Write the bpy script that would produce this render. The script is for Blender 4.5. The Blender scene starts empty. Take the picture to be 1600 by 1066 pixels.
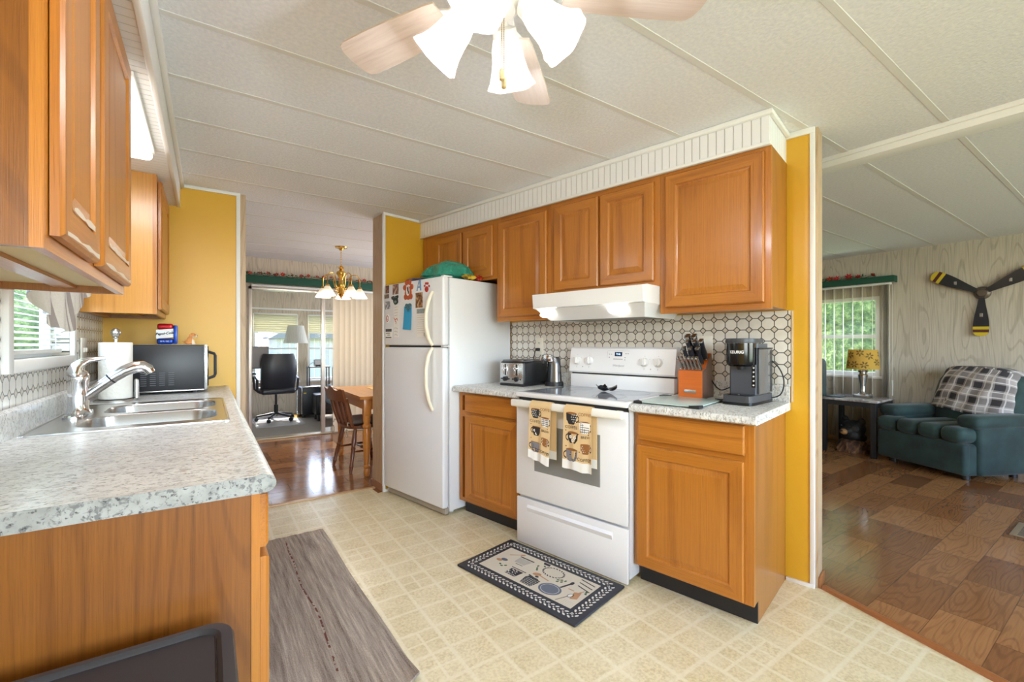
import bpy, bmesh, math, random
from mathutils import Matrix, Vector, Euler, noise as mnoise
random.seed(7)
SC = bpy.context.scene
COL = SC.collection
PI = math.pi
R = math.radians
KANG = R(12.45)            # the stove run stands at an angle to the rest of the room

# ---------------------------------------------------------------- camera
cam_data = bpy.data.cameras.new('camera')
cam = bpy.data.objects.new('camera', cam_data)
COL.objects.link(cam)
cam.location = (0, 0, 1.22)
cam.rotation_euler = (R(90), 0, R(-34.35))
cam_data.sensor_width = 36
cam_data.lens = 697 / 1600 * 36
cam_data.shift_y = 4 / 1600
cam_data.clip_start = 0.05
SC.camera = cam

# ---------------------------------------------------------------- colour management
vs = SC.view_settings
SC.display_settings.display_device = 'sRGB'
vs.view_transform = 'Standard'
vs.look = 'None'
vs.gamma = 1
vs.use_curve_mapping = False
vs.exposure = 0.5
cy = SC.cycles
cy.use_denoising = True
cy.max_bounces = 8
cy.diffuse_bounces = 5
cy.glossy_bounces = 4
cy.transmission_bounces = 6
cy.transparent_max_bounces = 12
cy.caustics_reflective = False
cy.caustics_refractive = False
cy.sample_clamp_indirect = 6.0
cy.blur_glossy = 0.5

# ---------------------------------------------------------------- sky and sun
world = bpy.data.worlds.new('sky')
SC.world = world
world.use_nodes = True
wn = world.node_tree
for n in list(wn.nodes):
    wn.nodes.remove(n)
w_out = wn.nodes.new('ShaderNodeOutputWorld')
w_bg = wn.nodes.new('ShaderNodeBackground')
w_sky = wn.nodes.new('ShaderNodeTexSky')
w_sky.sky_type = 'NISHITA'
w_sky.sun_disc = False
w_sky.sun_elevation = R(50)
w_sky.sun_rotation = R(8)
w_bg.inputs['Strength'].default_value = 1.7
wn.links.new(w_sky.outputs[0], w_bg.inputs[0])
wn.links.new(w_bg.outputs[0], w_out.inputs[0])


def light(name, kind, loc, energy, color=(1, 1, 1), rot=None, **kw):
    d = bpy.data.lights.new(name, kind)
    d.energy = energy
    d.color = color
    for k, v in kw.items():
        setattr(d, k, v)
    o = bpy.data.objects.new(name, d)
    COL.objects.link(o)
    o.location = loc
    if rot:
        o.rotation_euler = rot
    return o


def aim(o, to):
    d = Vector(to) - o.location
    o.rotation_euler = d.to_track_quat('-Z', 'Y').to_euler()


sun = light('sun_lamp', 'SUN', (1, 12, 8), 9.0, (1, .96, .9), angle=R(0.6))
aim(sun, (0.6, 6.0, 0.4))
# unseen fill lamps, added to brighten the kitchen, living room and dining room
FILL_TINT = (.79, .87, 1.0)
wa = light('fill_kitchen_back', 'AREA', (0.55, -2.42, 1.45), 44, FILL_TINT, shape='RECTANGLE', size=1.9, size_y=1.3)
aim(wa, (0.75, 2.0, 1.15))
wb = light('fill_living_back', 'AREA', (4.1, -2.42, 1.4), 27, FILL_TINT, shape='RECTANGLE', size=2.6, size_y=1.5)
aim(wb, (4.3, 2.0, 0.9))
wc = light('fill_dining_side', 'AREA', (3.6, 5.1, 1.4), 44, FILL_TINT, shape='RECTANGLE', size=1.6, size_y=1.5)  # fill lamp inside the room, no window behind it
aim(wc, (0.0, 5.1, 1.1))
FAN_W, FLUO_W, HOOD_W, CHAND_W = 7.2, 5.5, 1.0, 3.2

# ---------------------------------------------------------------- helpers: colour, nodes, materials


def lin(c):
    r = []
    for x in c[:3]:
        x = x / 255.0
        r.append(x / 12.92 if x <= .04045 else ((x + .055) / 1.055) ** 2.4)
    return (r[0], r[1], r[2], 1.0)


class V:
    """a node socket with arithmetic"""
    def __init__(s, nt, k): s.nt, s.k = nt, k
    def _m(s, op, o=None, c=None, rev=False):
        n = s.nt.nodes.new('ShaderNodeMath'); n.operation = op
        a, b = (o, s) if rev else (s, o)
        for i, q in enumerate((a, b, c)):
            if q is None: continue
            if isinstance(q, V): s.nt.links.new(q.k, n.inputs[i])
            else: n.inputs[i].default_value = q
        return V(s.nt, n.outputs[0])
    def __add__(s, o): return s._m('ADD', o)
    __radd__ = __add__
    def __sub__(s, o): return s._m('SUBTRACT', o)
    def __rsub__(s, o): return s._m('SUBTRACT', o, rev=True)
    def __mul__(s, o): return s._m('MULTIPLY', o)
    __rmul__ = __mul__
    def __truediv__(s, o): return s._m('DIVIDE', o)
    def gt(s, o): return s._m('GREATER_THAN', o)
    def lt(s, o): return s._m('LESS_THAN', o)
    def mn(s, o): return s._m('MINIMUM', o)
    def mx(s, o): return s._m('MAXIMUM', o)
    def fract(s): return s._m('FRACT')
    def floor(s): return s._m('FLOOR')
    def abs(s): return s._m('ABSOLUTE')
    def sin(s): return s._m('SINE')
    def pw(s, o): return s._m('POWER', o)
    def rng(s, a, b, c=0., d=1., smooth=False):
        n = s.nt.nodes.new('ShaderNodeMapRange')
        n.interpolation_type = 'SMOOTHSTEP' if smooth else 'LINEAR'
        s.nt.links.new(s.k, n.inputs[0])
        for i, q in enumerate((a, b, c, d)): n.inputs[i + 1].default_value = q
        return V(s.nt, n.outputs[0])


class M:
    """a material under construction"""
    def __init__(s, name):
        s.m = bpy.data.materials.new(name); s.m.use_nodes = True
        s.nt = s.m.node_tree
        s.b = s.nt.nodes['Principled BSDF']
        s.out = s.nt.nodes['Material Output']
        s._obj = None
    def n(s, t, **kw):
        n = s.nt.nodes.new(t)
        for k, v in kw.items(): setattr(n, k, v)
        return n
    def lk(s, a, b): s.nt.links.new(a.k if isinstance(a, V) else a, b)
    def obj(s):
        if s._obj is None:
            s._obj = s.n('ShaderNodeTexCoord').outputs['Object']
        return s._obj
    def xyz(s, src=None):
        n = s.n('ShaderNodeSeparateXYZ'); s.lk(src or s.obj(), n.inputs[0])
        return [V(s.nt, n.outputs[i]) for i in range(3)]
    def vec(s, x, y, z):
        n = s.n('ShaderNodeCombineXYZ')
        for i, q in enumerate((x, y, z)):
            if isinstance(q, V): s.lk(q, n.inputs[i])
            else: n.inputs[i].default_value = q
        return n.outputs[0]
    def noise(s, vec, scale=5, detail=2, rough=.5, dist=0.):
        n = s.n('ShaderNodeTexNoise'); s.lk(vec, n.inputs['Vector'])
        n.inputs['Scale'].default_value = scale; n.inputs['Detail'].default_value = detail
        n.inputs['Roughness'].default_value = rough; n.inputs['Distortion'].default_value = dist
        return V(s.nt, n.outputs['Fac'])
    def vor(s, vec, scale=5, feature='F1'):
        n = s.n('ShaderNodeTexVoronoi', feature=feature); s.lk(vec, n.inputs['Vector'])
        n.inputs['Scale'].default_value = scale
        return V(s.nt, n.outputs['Distance'])
    def white(s, vec):
        n = s.n('ShaderNodeTexWhiteNoise', noise_dimensions='3D'); s.lk(vec, n.inputs['Vector'])
        return V(s.nt, n.outputs['Value'])
    def mix(s, f, a, b):
        n = s.n('ShaderNodeMix', data_type='RGBA')
        if isinstance(f, V): s.lk(f, n.inputs[0])
        else: n.inputs[0].default_value = f
        for q, i in ((a, 6), (b, 7)):
            if isinstance(q, tuple): n.inputs[i].default_value = lin(q)
            else: s.lk(q, n.inputs[i])
        return n.outputs[2]
    def ramp(s, f, stops):
        n = s.n('ShaderNodeValToRGB'); s.lk(f, n.inputs[0])
        e = n.color_ramp.elements
        while len(e) < len(stops): e.new(.5)
        for q, (p, c) in zip(e, stops): q.position = p; q.color = lin(c)
        return n.outputs[0]
    def bump(s, h, strength=.3, dist=.01):
        n = s.n('ShaderNodeBump'); n.inputs['Strength'].default_value = strength
        n.inputs['Distance'].default_value = dist
        s.lk(h, n.inputs['Height']); s.lk(n.outputs[0], s.b.inputs['Normal'])
    def col(s, c):
        if isinstance(c, tuple): s.b.inputs['Base Color'].default_value = lin(c)
        else: s.lk(c, s.b.inputs['Base Color'])
    def set(s, **kw):
        for k, v in kw.items():
            i = s.b.inputs[k.replace('_', ' ').title() if k not in ('IOR',) else k]
            if isinstance(v, V): s.lk(v, i)
            else: i.default_value = v
        return s
    def rnd(s):
        return V(s.nt, s.n('ShaderNodeObjectInfo').outputs['Random'])


def simple(name, c, rough=.5, metal=0., spec=None, coat=None, emit=None, bump=None, trans=None, alpha=None):
    m = M(name); m.col(c); m.set(roughness=rough, metallic=metal)
    if spec is not None: m.b.inputs['Specular IOR Level'].default_value = spec
    if coat: m.b.inputs['Coat Weight'].default_value = coat; m.b.inputs['Coat Roughness'].default_value = .1
    if emit: m.b.inputs['Emission Color'].default_value = lin(emit[0]); m.b.inputs['Emission Strength'].default_value = emit[1]
    if bump: m.bump(m.noise(m.obj(), bump[0], 3), bump[1], bump[2] if len(bump) > 2 else .002)
    if trans: m.b.inputs['Transmission Weight'].default_value = trans
    if alpha is not None: m.b.inputs['Alpha'].default_value = alpha
    return m.m


def wood(name, cl, cd, axis=2, rough=.34, coat=.25, cath=1.0, fine=150., freq=46., stretch=.3, wide=2.6, bump=.1):
    """grain along one object axis: fine pores plus cathedral contour lines"""
    m = M(name)
    p = m.xyz(); r = m.rnd() * 37.0
    a = [q for i, q in enumerate(p) if i != axis]; l = p[axis]
    streak = m.noise(m.vec(a[0] * fine + r, a[1] * fine, l * 2.2), 1.0, 3, .6)
    big = m.noise(m.vec(a[0] * wide + r, a[1] * wide, l * stretch), 1.0, 1, .4, .25)
    rings = (big * freq).sin().rng(.35, 1., 0, 1, True)
    pores = m.noise(m.vec(a[0] * fine * 2.5 + r, a[1] * fine * 2.5, l * 12.), 1.0, 2).rng(.5, .72)
    tone = m.noise(m.vec(a[0] * 1.3 + r, a[1] * 1.3, l * .6), 1.0, 1)
    f = streak.rng(.25, .8) * .42 + rings * (.26 * cath) + pores * .2 + tone * .2 - .08
    m.col(m.ramp(f, [(0., cl), (.45, tuple((x * 2 + y) / 3 for x, y in zip(cl, cd))), (1., cd)]))
    m.set(roughness=rough)
    m.b.inputs['Coat Weight'].default_value = coat
    m.b.inputs['Coat Roughness'].default_value = .16
    m.bump(streak + pores * .5, bump, .002)
    return m.m


# ---------------------------------------------------------------- helpers: meshes
class MB:
    def __init__(s): s.v = []; s.f = []; s.m = []; s.a = []; s.mi = 0
    def add(s, vs, fs, at=None):
        n = len(s.v); s.v += [tuple(q) for q in vs]
        s.a += at if at else [(0, 0, 0)] * len(vs)
        s.f += [tuple(i + n for i in f) for f in fs]; s.m += [s.mi] * len(fs)
        return n
    def box(s, x0, x1, y0, y1, z0, z1):
        x0, x1 = min(x0, x1), max(x0, x1); y0, y1 = min(y0, y1), max(y0, y1); z0, z1 = min(z0, z1), max(z0, z1)
        s.add([(x0, y0, z0), (x1, y0, z0), (x1, y1, z0), (x0, y1, z0), (x0, y0, z1), (x1, y0, z1), (x1, y1, z1), (x0, y1, z1)],
              [(0, 3, 2, 1), (4, 5, 6, 7), (0, 1, 5, 4), (1, 2, 6, 5), (2, 3, 7, 6), (3, 0, 4, 7)])
        return s
    def rbox(s, x0, x1, y0, y1, z0, z1, r=.004, seg=2):
        bm = bmesh.new(); bmesh.ops.create_cube(bm, size=1)
        for v in bm.verts:
            v.co = ((x0 + x1) / 2 + v.co.x * (x1 - x0), (y0 + y1) / 2 + v.co.y * (y1 - y0), (z0 + z1) / 2 + v.co.z * (z1 - z0))
        r = min(r, abs(x1 - x0) * .49, abs(y1 - y0) * .49, abs(z1 - z0) * .49)
        bmesh.ops.bevel(bm, geom=list(bm.edges), offset=r, segments=seg, profile=.5, affect='EDGES')
        s.bm(bm); return s
    def bm(s, bm):
        bm.verts.ensure_lookup_table(); bm.verts.index_update()
        s.add([v.co[:] for v in bm.verts], [tuple(v.index for v in f.verts) for f in bm.faces]); bm.free()
    def prism(s, poly, a, b, axis='x'):
        k = len(poly)
        def P(q, t): return {'x': (t, q[0], q[1]), 'y': (q[0], t, q[1]), 'z': (q[0], q[1], t)}[axis]
        s.add([P(q, a) for q in poly] + [P(q, b) for q in poly],
              [tuple(range(k))[::-1], tuple(range(k, 2 * k))] + [(i, (i + 1) % k, k + (i + 1) % k, k + i) for i in range(k)])
        return s
    def tube(s, pts, r, n=10, cap=True, sq=None):
        pts = [Vector(p) for p in pts]; k = len(pts)
        rs = r if isinstance(r, (list, tuple)) else [r] * k
        vs, up = [], None
        for i, p in enumerate(pts):
            t = (pts[min(i + 1, k - 1)] - pts[max(i - 1, 0)]).normalized()
            if up is None:
                up = t.orthogonal().normalized() if abs(t.z) > .9 else Vector((0, 0, 1))
            x = t.cross(up).normalized(); up = x.cross(t).normalized()
            for j in range(n):
                a = 2 * PI * j / n
                vs.append(p + (x * math.cos(a) * (sq or 1) + up * math.sin(a)) * rs[i])
        fs = [(i * n + j, i * n + (j + 1) % n, (i + 1) * n + (j + 1) % n, (i + 1) * n + j) for i in range(k - 1) for j in range(n)]
        if cap: fs += [tuple(range(n))[::-1], tuple(range((k - 1) * n, k * n))]
        s.add(vs, fs); return s
    def lathe(s, prof, c=(0, 0, 0), n=24, axis=(0, 0, 1), lobe=None, ring=False):
        """prof: (radius, height) pairs; lobe(angle, i) scales the radius"""
        ax = Vector(axis).normalized(); q = Vector((0, 0, 1)).rotation_difference(ax); c = Vector(c)
        vs = []
        for i, (r, h) in enumerate(prof):
            for j in range(n):
                a = 2 * PI * j / n; rr = r * (lobe(a, i) if lobe else 1)
                vs.append(c + q @ Vector((rr * math.cos(a), rr * math.sin(a), h)))
        k = len(prof)
        fs = [(i * n + j, i * n + (j + 1) % n, (i + 1) * n + (j + 1) % n, (i + 1) * n + j) for i in range(k - 1) for j in range(n)]
        if ring: fs += [((k - 1) * n + j, (k - 1) * n + (j + 1) % n, (j + 1) % n, j) for j in range(n)]
        if ring: s.add(vs, fs); return s
        if prof[0][0] > 1e-6 and not lobe: fs.append(tuple(range(n))[::-1])
        if prof[-1][0] > 1e-6 and not lobe: fs.append(tuple(range((k - 1) * n, k * n)))
        s.add(vs, fs); return s
    def cyl(s, p0, p1, r, n=16): return s.tube([p0, p1], r, n)
    def ell(s, c, r, n=16, rot=None, k=10):
        vs, fs = [], []
        for i in range(k + 1):
            t = PI * i / k
            for j in range(n):
                a = 2 * PI * j / n
                p = Vector((math.sin(t) * math.cos(a) * r[0], math.sin(t) * math.sin(a) * r[1], math.cos(t) * r[2]))
                if rot: p = rot @ p
                vs.append(p + Vector(c))
        fs = [(i * n + j, (i + 1) * n + j, (i + 1) * n + (j + 1) % n, i * n + (j + 1) % n) for i in range(k) for j in range(n)]
        s.add(vs, fs); return s
    def grid(s, fn, nu, nv, closed=False, flip=False):
        vs, at = [], []
        for i in range(nu + 1):
            for j in range(nv + 1):
                vs.append(fn(i / nu, j / nv)); at.append((i / nu, j / nv, 0))
        w = nv + 1
        fs = [(i * w + j, (i + 1) * w + j, (i + 1) * w + j + 1, i * w + j + 1) for i in range(nu) for j in range(nv)]
        if flip: fs = [f[::-1] for f in fs]
        s.add(vs, fs, at); return s
    def slab(s, fn, nu, nv, th):
        """a sheet with thickness: fn(u,v) -> point, th: offset vector"""
        th = Vector(th)
        vs, at = [], []
        for o in (Vector((0, 0, 0)), th):
            for i in range(nu + 1):
                for j in range(nv + 1):
                    vs.append(Vector(fn(i / nu, j / nv)) + o); at.append((i / nu, j / nv, 0))
        w = nv + 1; h = (nu + 1) * w
        fs = []
        for i in range(nu):
            for j in range(nv):
                q = (i * w + j, (i + 1) * w + j, (i + 1) * w + j + 1, i * w + j + 1)
                fs.append(q[::-1]); fs.append(tuple(x + h for x in q))
        for i in range(nu):
            for j in (0, nv):
                a, b = i * w + j, (i + 1) * w + j; fs.append((a, b, b + h, a + h))
        for j in range(nv):
            for i in (0, nu):
                a, b = i * w + j, i * w + j + 1; fs.append((a, b, b + h, a + h))
        s.add(vs, fs, at); return s
    def rings(s, rects, P):
        """concentric rectangles (a0,a1,b0,b1,depth) lofted and capped; P maps (a,b,depth) to a point"""
        vs = []
        for a0, a1, b0, b1, d in rects:
            vs += [P(a0, b0, d), P(a1, b0, d), P(a1, b1, d), P(a0, b1, d)]
        k = len(rects)
        mi = s.mi
        for i in range(k - 1):
            n0 = len(s.v)
            for j in range(4):
                q = [vs[i * 4 + j], vs[i * 4 + (j + 1) % 4], vs[(i + 1) * 4 + (j + 1) % 4], vs[(i + 1) * 4 + j]]
                s.mi = mi + (1 if (i in s.rail and j in (0, 2)) else 0)
                s.add(q, [(0, 1, 2, 3)])
        s.mi = mi
        s.add(vs[-4:], [(0, 1, 2, 3)]); s.add(vs[:4], [(3, 2, 1, 0)])
        return s
    rail = ()
    def poly(s, pts, f):
        s.add([f(*q) for q in pts], [tuple(range(len(pts)))]); return s
    def disc(s, cx, cy, rx, ry, f, n=16, rot=0.):
        c, k = math.cos(rot), math.sin(rot)
        return s.poly([(cx + rx * math.cos(2 * PI * i / n) * c - ry * math.sin(2 * PI * i / n) * k,
                        cy + rx * math.cos(2 * PI * i / n) * k + ry * math.sin(2 * PI * i / n) * c) for i in range(n)], f)
    def line(s, pts, w, f):
        for (x0, y0), (x1, y1) in zip(pts[:-1], pts[1:]):
            l = math.hypot(x1 - x0, y1 - y0) or 1; nx, ny = -(y1 - y0) / l * w / 2, (x1 - x0) / l * w / 2
            s.poly([(x0 + nx, y0 + ny), (x0 - nx, y0 - ny), (x1 - nx, y1 - ny), (x1 + nx, y1 + ny)], f)
        return s
    def text(s, t, size, f, align='CENTER', shear=0., bold=0.):
        """lettering: f maps the flat letter coordinates (x, y) to a point"""
        vs, fs = glyphs(t, size, align, shear, bold)
        s.add([f(x, y) for x, y in vs], fs); return s
    def xf(s, mat, start=0):
        for i in range(start, len(s.v)): s.v[i] = tuple(mat @ Vector(s.v[i]))
        return s


def glyphs(t, size, align, shear, bold):
    c = bpy.data.curves.new('lettering', 'FONT'); c.body = t; c.size = size; c.align_x = align; c.align_y = 'CENTER'
    c.shear = shear; c.offset = bold; c.resolution_u = 3
    o = bpy.data.objects.new('lettering', c); COL.objects.link(o)
    dg = bpy.context.evaluated_depsgraph_get(); dg.update()
    me = bpy.data.meshes.new_from_object(o.evaluated_get(dg))
    vs = [(v.co.x, v.co.y) for v in me.vertices]; fs = [tuple(p.vertices) for p in me.polygons]
    bpy.data.meshes.remove(me); bpy.data.objects.remove(o); bpy.data.curves.remove(c)
    return vs, fs


def fuse(b, voxel, smooth=4):
    """merge overlapping solids into one continuous, softened surface"""
    me = bpy.data.meshes.new('clay'); me.from_pydata(b.v, [], b.f)
    o = bpy.data.objects.new('clay', me); COL.objects.link(o)
    r = o.modifiers.new('remesh', 'REMESH'); r.mode = 'VOXEL'; r.voxel_size = voxel
    q = o.modifiers.new('smooth', 'SMOOTH'); q.iterations = smooth; q.factor = .5
    dg = bpy.context.evaluated_depsgraph_get(); dg.update()
    m2 = bpy.data.meshes.new_from_object(o.evaluated_get(dg))
    out = MB(); out.add([v.co[:] for v in m2.vertices], [tuple(p.vertices) for p in m2.polygons])
    bpy.data.objects.remove(o); bpy.data.meshes.remove(me); bpy.data.meshes.remove(m2)
    return out


ANG = {'R': 0., 'K': KANG}
BASE = {}


def fw(p, fr):
    c, s = math.cos(ANG[fr]), math.sin(ANG[fr])
    return (p[0] * c - p[1] * s, p[0] * s + p[1] * c, p[2])


def mk(name, mb, mats, off=(0, 0, 0), smooth=35):
    me = bpy.data.meshes.new(name)
    me.from_pydata([(v[0] - off[0], v[1] - off[1], v[2] - off[2]) for v in mb.v], [], mb.f)
    if any(a != (0, 0, 0) for a in mb.a):
        at = me.attributes.new('sheet', 'FLOAT_VECTOR', 'POINT')
        at.data.foreach_set('vector', [c for a in mb.a for c in a])
    mats = mats if isinstance(mats, (list, tuple)) else [mats]
    for q in mats: me.materials.append(q)
    me.polygons.foreach_set('material_index', mb.m)
    b = bmesh.new(); b.from_mesh(me); bmesh.ops.recalc_face_normals(b, faces=b.faces); b.to_mesh(me); b.free()
    if smooth:
        me.shade_smooth(); me.set_sharp_from_angle(angle=R(smooth))
    me.validate()
    o = bpy.data.objects.new(name, me); COL.objects.link(o)
    return o


def tags(o, label, cat, group):
    if label: o['label'] = label
    if cat: o['category'] = cat
    if group: o['group'] = group


def thing(name, label, cat, base=(0, 0, 0), fr='R', rz=0., group=None, local=False):
    o = bpy.data.objects.new(name, None); COL.objects.link(o)
    o.empty_display_size = .05
    o.location = fw(base, fr); o.rotation_euler = (0, 0, ANG[fr] + rz)
    tags(o, label, cat, group)
    BASE[o.name] = (0, 0, 0) if (local or rz) else base
    return o


def part(name, mb, mats, parent, label=None, smooth=35):
    off = BASE[parent.name]
    o = mk(name, mb, mats, off, smooth); o.parent = parent; BASE[o.name] = off
    if label: o['label'] = label
    return o


def solo(name, mb, mats, label, cat, base=(0, 0, 0), fr='R', rz=0., group=None, local=False, smooth=35):
    o = mk(name, mb, mats, (0, 0, 0) if (local or rz) else base, smooth)
    o.location = fw(base, fr); o.rotation_euler = (0, 0, ANG[fr] + rz)
    tags(o, label, cat, group); return o


def struct(name, mb, mats, fr='R', parent=None, smooth=35):
    o = mk(name, mb, mats, (0, 0, 0), smooth); o['kind'] = 'structure'
    if parent: o.parent = parent
    else: o.rotation_euler = (0, 0, ANG[fr])
    return o


def copy_tree(o, loc=None, rz=None, label=None, parent=None):
    c = o.copy(); COL.objects.link(c)
    if parent: c.parent = parent
    if loc: c.location = loc
    if rz is not None: c.rotation_euler = (0, 0, rz)
    if label: c['label'] = label
    for ch in list(o.children): copy_tree(ch, parent=c)
    return c


def faceK(x, u0, z0):
    """flat lettering on a face of the stove run that looks towards the kitchen (-x)"""
    return lambda a, b: (x, u0 - a, z0 + b)


# ---------------------------------------------------------------- materials
OAK_L, OAK_D = (192, 123, 42), (124, 65, 14)
m_oak = wood('oak_vertical', OAK_L, OAK_D, 2)
m_oak_y = wood('oak_horizontal', OAK_L, OAK_D, 1)
m_oak_x = wood('oak_depth', OAK_L, OAK_D, 0)
m_oak_end = wood('oak_end_panel', (138, 83, 27), (80, 40, 8), 2, cath=.9, freq=150, wide=2.6, stretch=.42, coat=.1)
m_oak_side = wood('oak_side_panel', (166, 106, 40), (110, 62, 18), 2, cath=.9)
m_raw = simple('raw_underside', (214, 190, 140), .6)
m_pine = wood('pine', (206, 140, 62), (160, 92, 30), 1, cath=.5)
m_pine_z = wood('pine_leg', (206, 136, 58), (156, 88, 28), 2, cath=.5)
m_walnut = wood('dark_chair_wood', (120, 66, 34), (70, 34, 16), 2, cath=.3, rough=.3)
m_blade = wood('fan_blade_oak', (224, 208, 194), (180, 158, 142), 0, cath=.7, fine=60, rough=.4)

m = M('mustard_wall_paint'); p = m.obj()
m.col(m.mix(m.noise(p, 1.5, 2), (222, 172, 48), (214, 163, 40))); m.set(roughness=.36)
m.bump(m.noise(p, 55, 2), .12, .002); m_yellow = m.m

m = M('stomped_ceiling'); p = m.obj()
h = m.noise(p, 70, 4, .62, .8) + m.vor(p, 85) * .4
m.col(m.mix(m.noise(p, 70, 2).rng(.35, .65), (226, 229, 235), (236, 238, 242))); m.set(roughness=.8)
m.bump(h, .22, .010); m_ceil = m.m
m_batten = simple('ceiling_batten', (220, 220, 218), .8)

m_white = simple('white_trim_paint', (232, 231, 228), .4)
m_white_en = simple('white_enamel', (236, 237, 239), .18, coat=.3)
m_white_fr = simple('white_fridge_enamel', (232, 234, 237), .28, bump=(260, .05))
m_cream = simple('cream_plastic', (236, 228, 206), .35)
m_plate = simple('ivory_plastic', (236, 232, 220), .4)
m_black = simple('black_plastic', (24, 25, 28), .4)
m_blackg = simple('black_gloss', (18, 19, 22), .12)
m_dgray = simple('dark_grey_plastic', (58, 60, 66), .42)
m_toe = simple('black_vinyl_toe_kick', (34, 35, 40), .45)
m_rubber = simple('black_rubber', (28, 28, 30), .7)
m_chrome = simple('chrome', (226, 228, 232), .09, 1.)
m_steel = simple('brushed_steel', (196, 196, 194), .27, 1.)
m_dsteel = simple('dark_steel', (120, 120, 122), .25, 1.)
m_brass = simple('polished_brass', (214, 170, 84), .18, 1.)
m_smoke = simple('smoked_cooktop_glass', (150, 156, 166), .06, spec=.7)
m_glasswin = simple('oven_window_glass', (140, 140, 138), .14)
m_gap = simple('gap_shade_dark', (44, 42, 42), .7)  # dark fill standing for the shade inside gaps and slots


def beadboard(name, axis, pitch=.04, c=(236, 236, 237)):
    m = M(name); q = m.xyz()[axis]
    f = ((q / pitch).fract() - .5).abs()
    g = f.rng(.0, .07, 0, 1, True)
    m.col(c); m.set(roughness=.45); m.bump(g, .9, .004)
    m.col(m.mix(g, (206, 203, 196), c)); return m.m


m_bead = beadboard('white_beadboard', 1)

# speckled laminate worktop
m = M('granite_look_laminate'); p = m.xyz(); pv = m.vec(p[0] * 1.0, p[1] * 1.6, p[2])
a = m.noise(pv, 16, 4, .6); b_ = m.noise(pv, 55, 4, .7, .6); c_ = m.noise(pv, 90, 2, .6)
base = m.mix(a.rng(.35, .65), (226, 227, 224), (205, 205, 202))
base = m.mix(b_.rng(.52, .60) * .8, base, (150, 147, 143))
base = m.mix(c_.rng(.62, .68) * .8, base, (78, 74, 72))
m.col(m.mix(m.noise(pv, 34, 3, .7).rng(.62, .68) * .6, base, (176, 150, 120))); m.set(roughness=.3); m_top = m.m


def octagons(name, ax, ua, phase_u, phase_z, pitch=.061):
    m = M(name); p = m.xyz()
    fu = (((p[ua] - phase_u) / pitch).fract() - .5).abs(); fz = (((p[2] - phase_z) / pitch).fract() - .5).abs()
    s = fu + fz                      # 1 at the corners where the little diamonds sit
    D, w = .715, .036
    dia = s.gt(D + w); rim = (s - D).abs().lt(w * 1.5)
    edge = fu.mx(fz).gt(.5 - w) * s.lt(D)
    line = rim.mx(edge)
    tone = m.noise(m.obj(), 14, 2)
    c = m.mix(tone.rng(.3, .7), (232, 229, 222), (218, 213, 204))
    c = m.mix(dia, c, (206, 196, 182)); c = m.mix(line, c, (84, 84, 82))
    m.col(c); m.set(roughness=.25); m.bump(1.0 - line, .25, .002); return m.m


m_tile = octagons('octagon_tile', 0, 1, .842, 1.355)
m_tile_l = octagons('octagon_tile_side', 0, 1, .02, 1.355)

# vinyl floor: squares, some split into four
m = M('vinyl_tile_floor'); p = m.xyz(); S = .155
gx, gy = (p[0] - .65) / S, (p[1] - 1.0) / S
cx_, cy_ = gx.floor(), gy.floor()
rn = m.white(m.vec(cx_, cy_, 0.)); sp = m.white(m.vec(cx_, cy_, 5.)).gt(.84)
fx, fy = gx.fract(), gy.fract()
ex, ey = (fx - .5).abs(), (fy - .5).abs()
line = ex.mx(ey).rng(.42, .475, 0, 1, True)
sub = ex.mn(ey).rng(.025, .045, 1, 0, True) * sp
line = line.mx(sub)
po = m.obj(); speck = m.noise(po, 85, 4, .7); cloud = m.noise(po, 9, 3)
c = m.mix(rn, (228, 215, 178), (218, 203, 162))
c = m.mix(speck.rng(.42, .62) * .7, c, (188, 168, 124)); c = m.mix(cloud.rng(.35, .7) * .5, c, (232, 221, 190))
m.col(m.mix(line * .6, c, (234, 225, 198))); m.set(roughness=.3)
m.bump(speck * .4 + (1.0 - line) * .4, .12, .002); m_vinyl = m.m


def laminate(name, dark, mid, light, along=0, W=.195, L=.46, rough=.15):
    """wood-look laminate: staggered blocks, each with its own tone and cathedral grain"""
    m = M(name); p = m.xyz(); l, a = p[along], p[1 - along]
    row = (a / W).floor(); off = m.white(m.vec(row, 3., 0.))
    lc = l / L + off * 1.0; blk = lc.floor()
    t = m.white(m.vec(row, blk, 1.)); t2 = m.white(m.vec(row, blk, 7.))
    big = m.noise(m.vec(l * 1.3 + t * 31., a * 9. + t2 * 17., t * 9.), 1.0, 1, .4, .1)
    ring = (big * 110.).sin().rng(.2, 1., 0, 1, True)
    fine = m.noise(m.vec(l * 6., a * 150., t * 5.), 1., 2).rng(.4, .7)
    f = t * .62 + ring * .20 + fine * .16 - .05
    c = m.ramp(f, [(0., light), (.5, mid), (1., dark)])
    ea = ((a / W).fract() - .5).abs().gt(.492); el = (lc.fract() - .5).abs().gt(.4955)
    m.col(m.mix(ea.mx(el) * .55, c, tuple(x * .45 for x in dark))); m.set(roughness=rough)
    m.bump(ring * .3 + fine * .3, .05, .001); return m.m


m_lam = laminate('laminate_plank_floor', (98, 60, 36), (134, 87, 52), (168, 118, 74), 0)
m_strip = wood('oak_transition_strip', (164, 106, 60), (118, 70, 36), 1, cath=.2)


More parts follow.
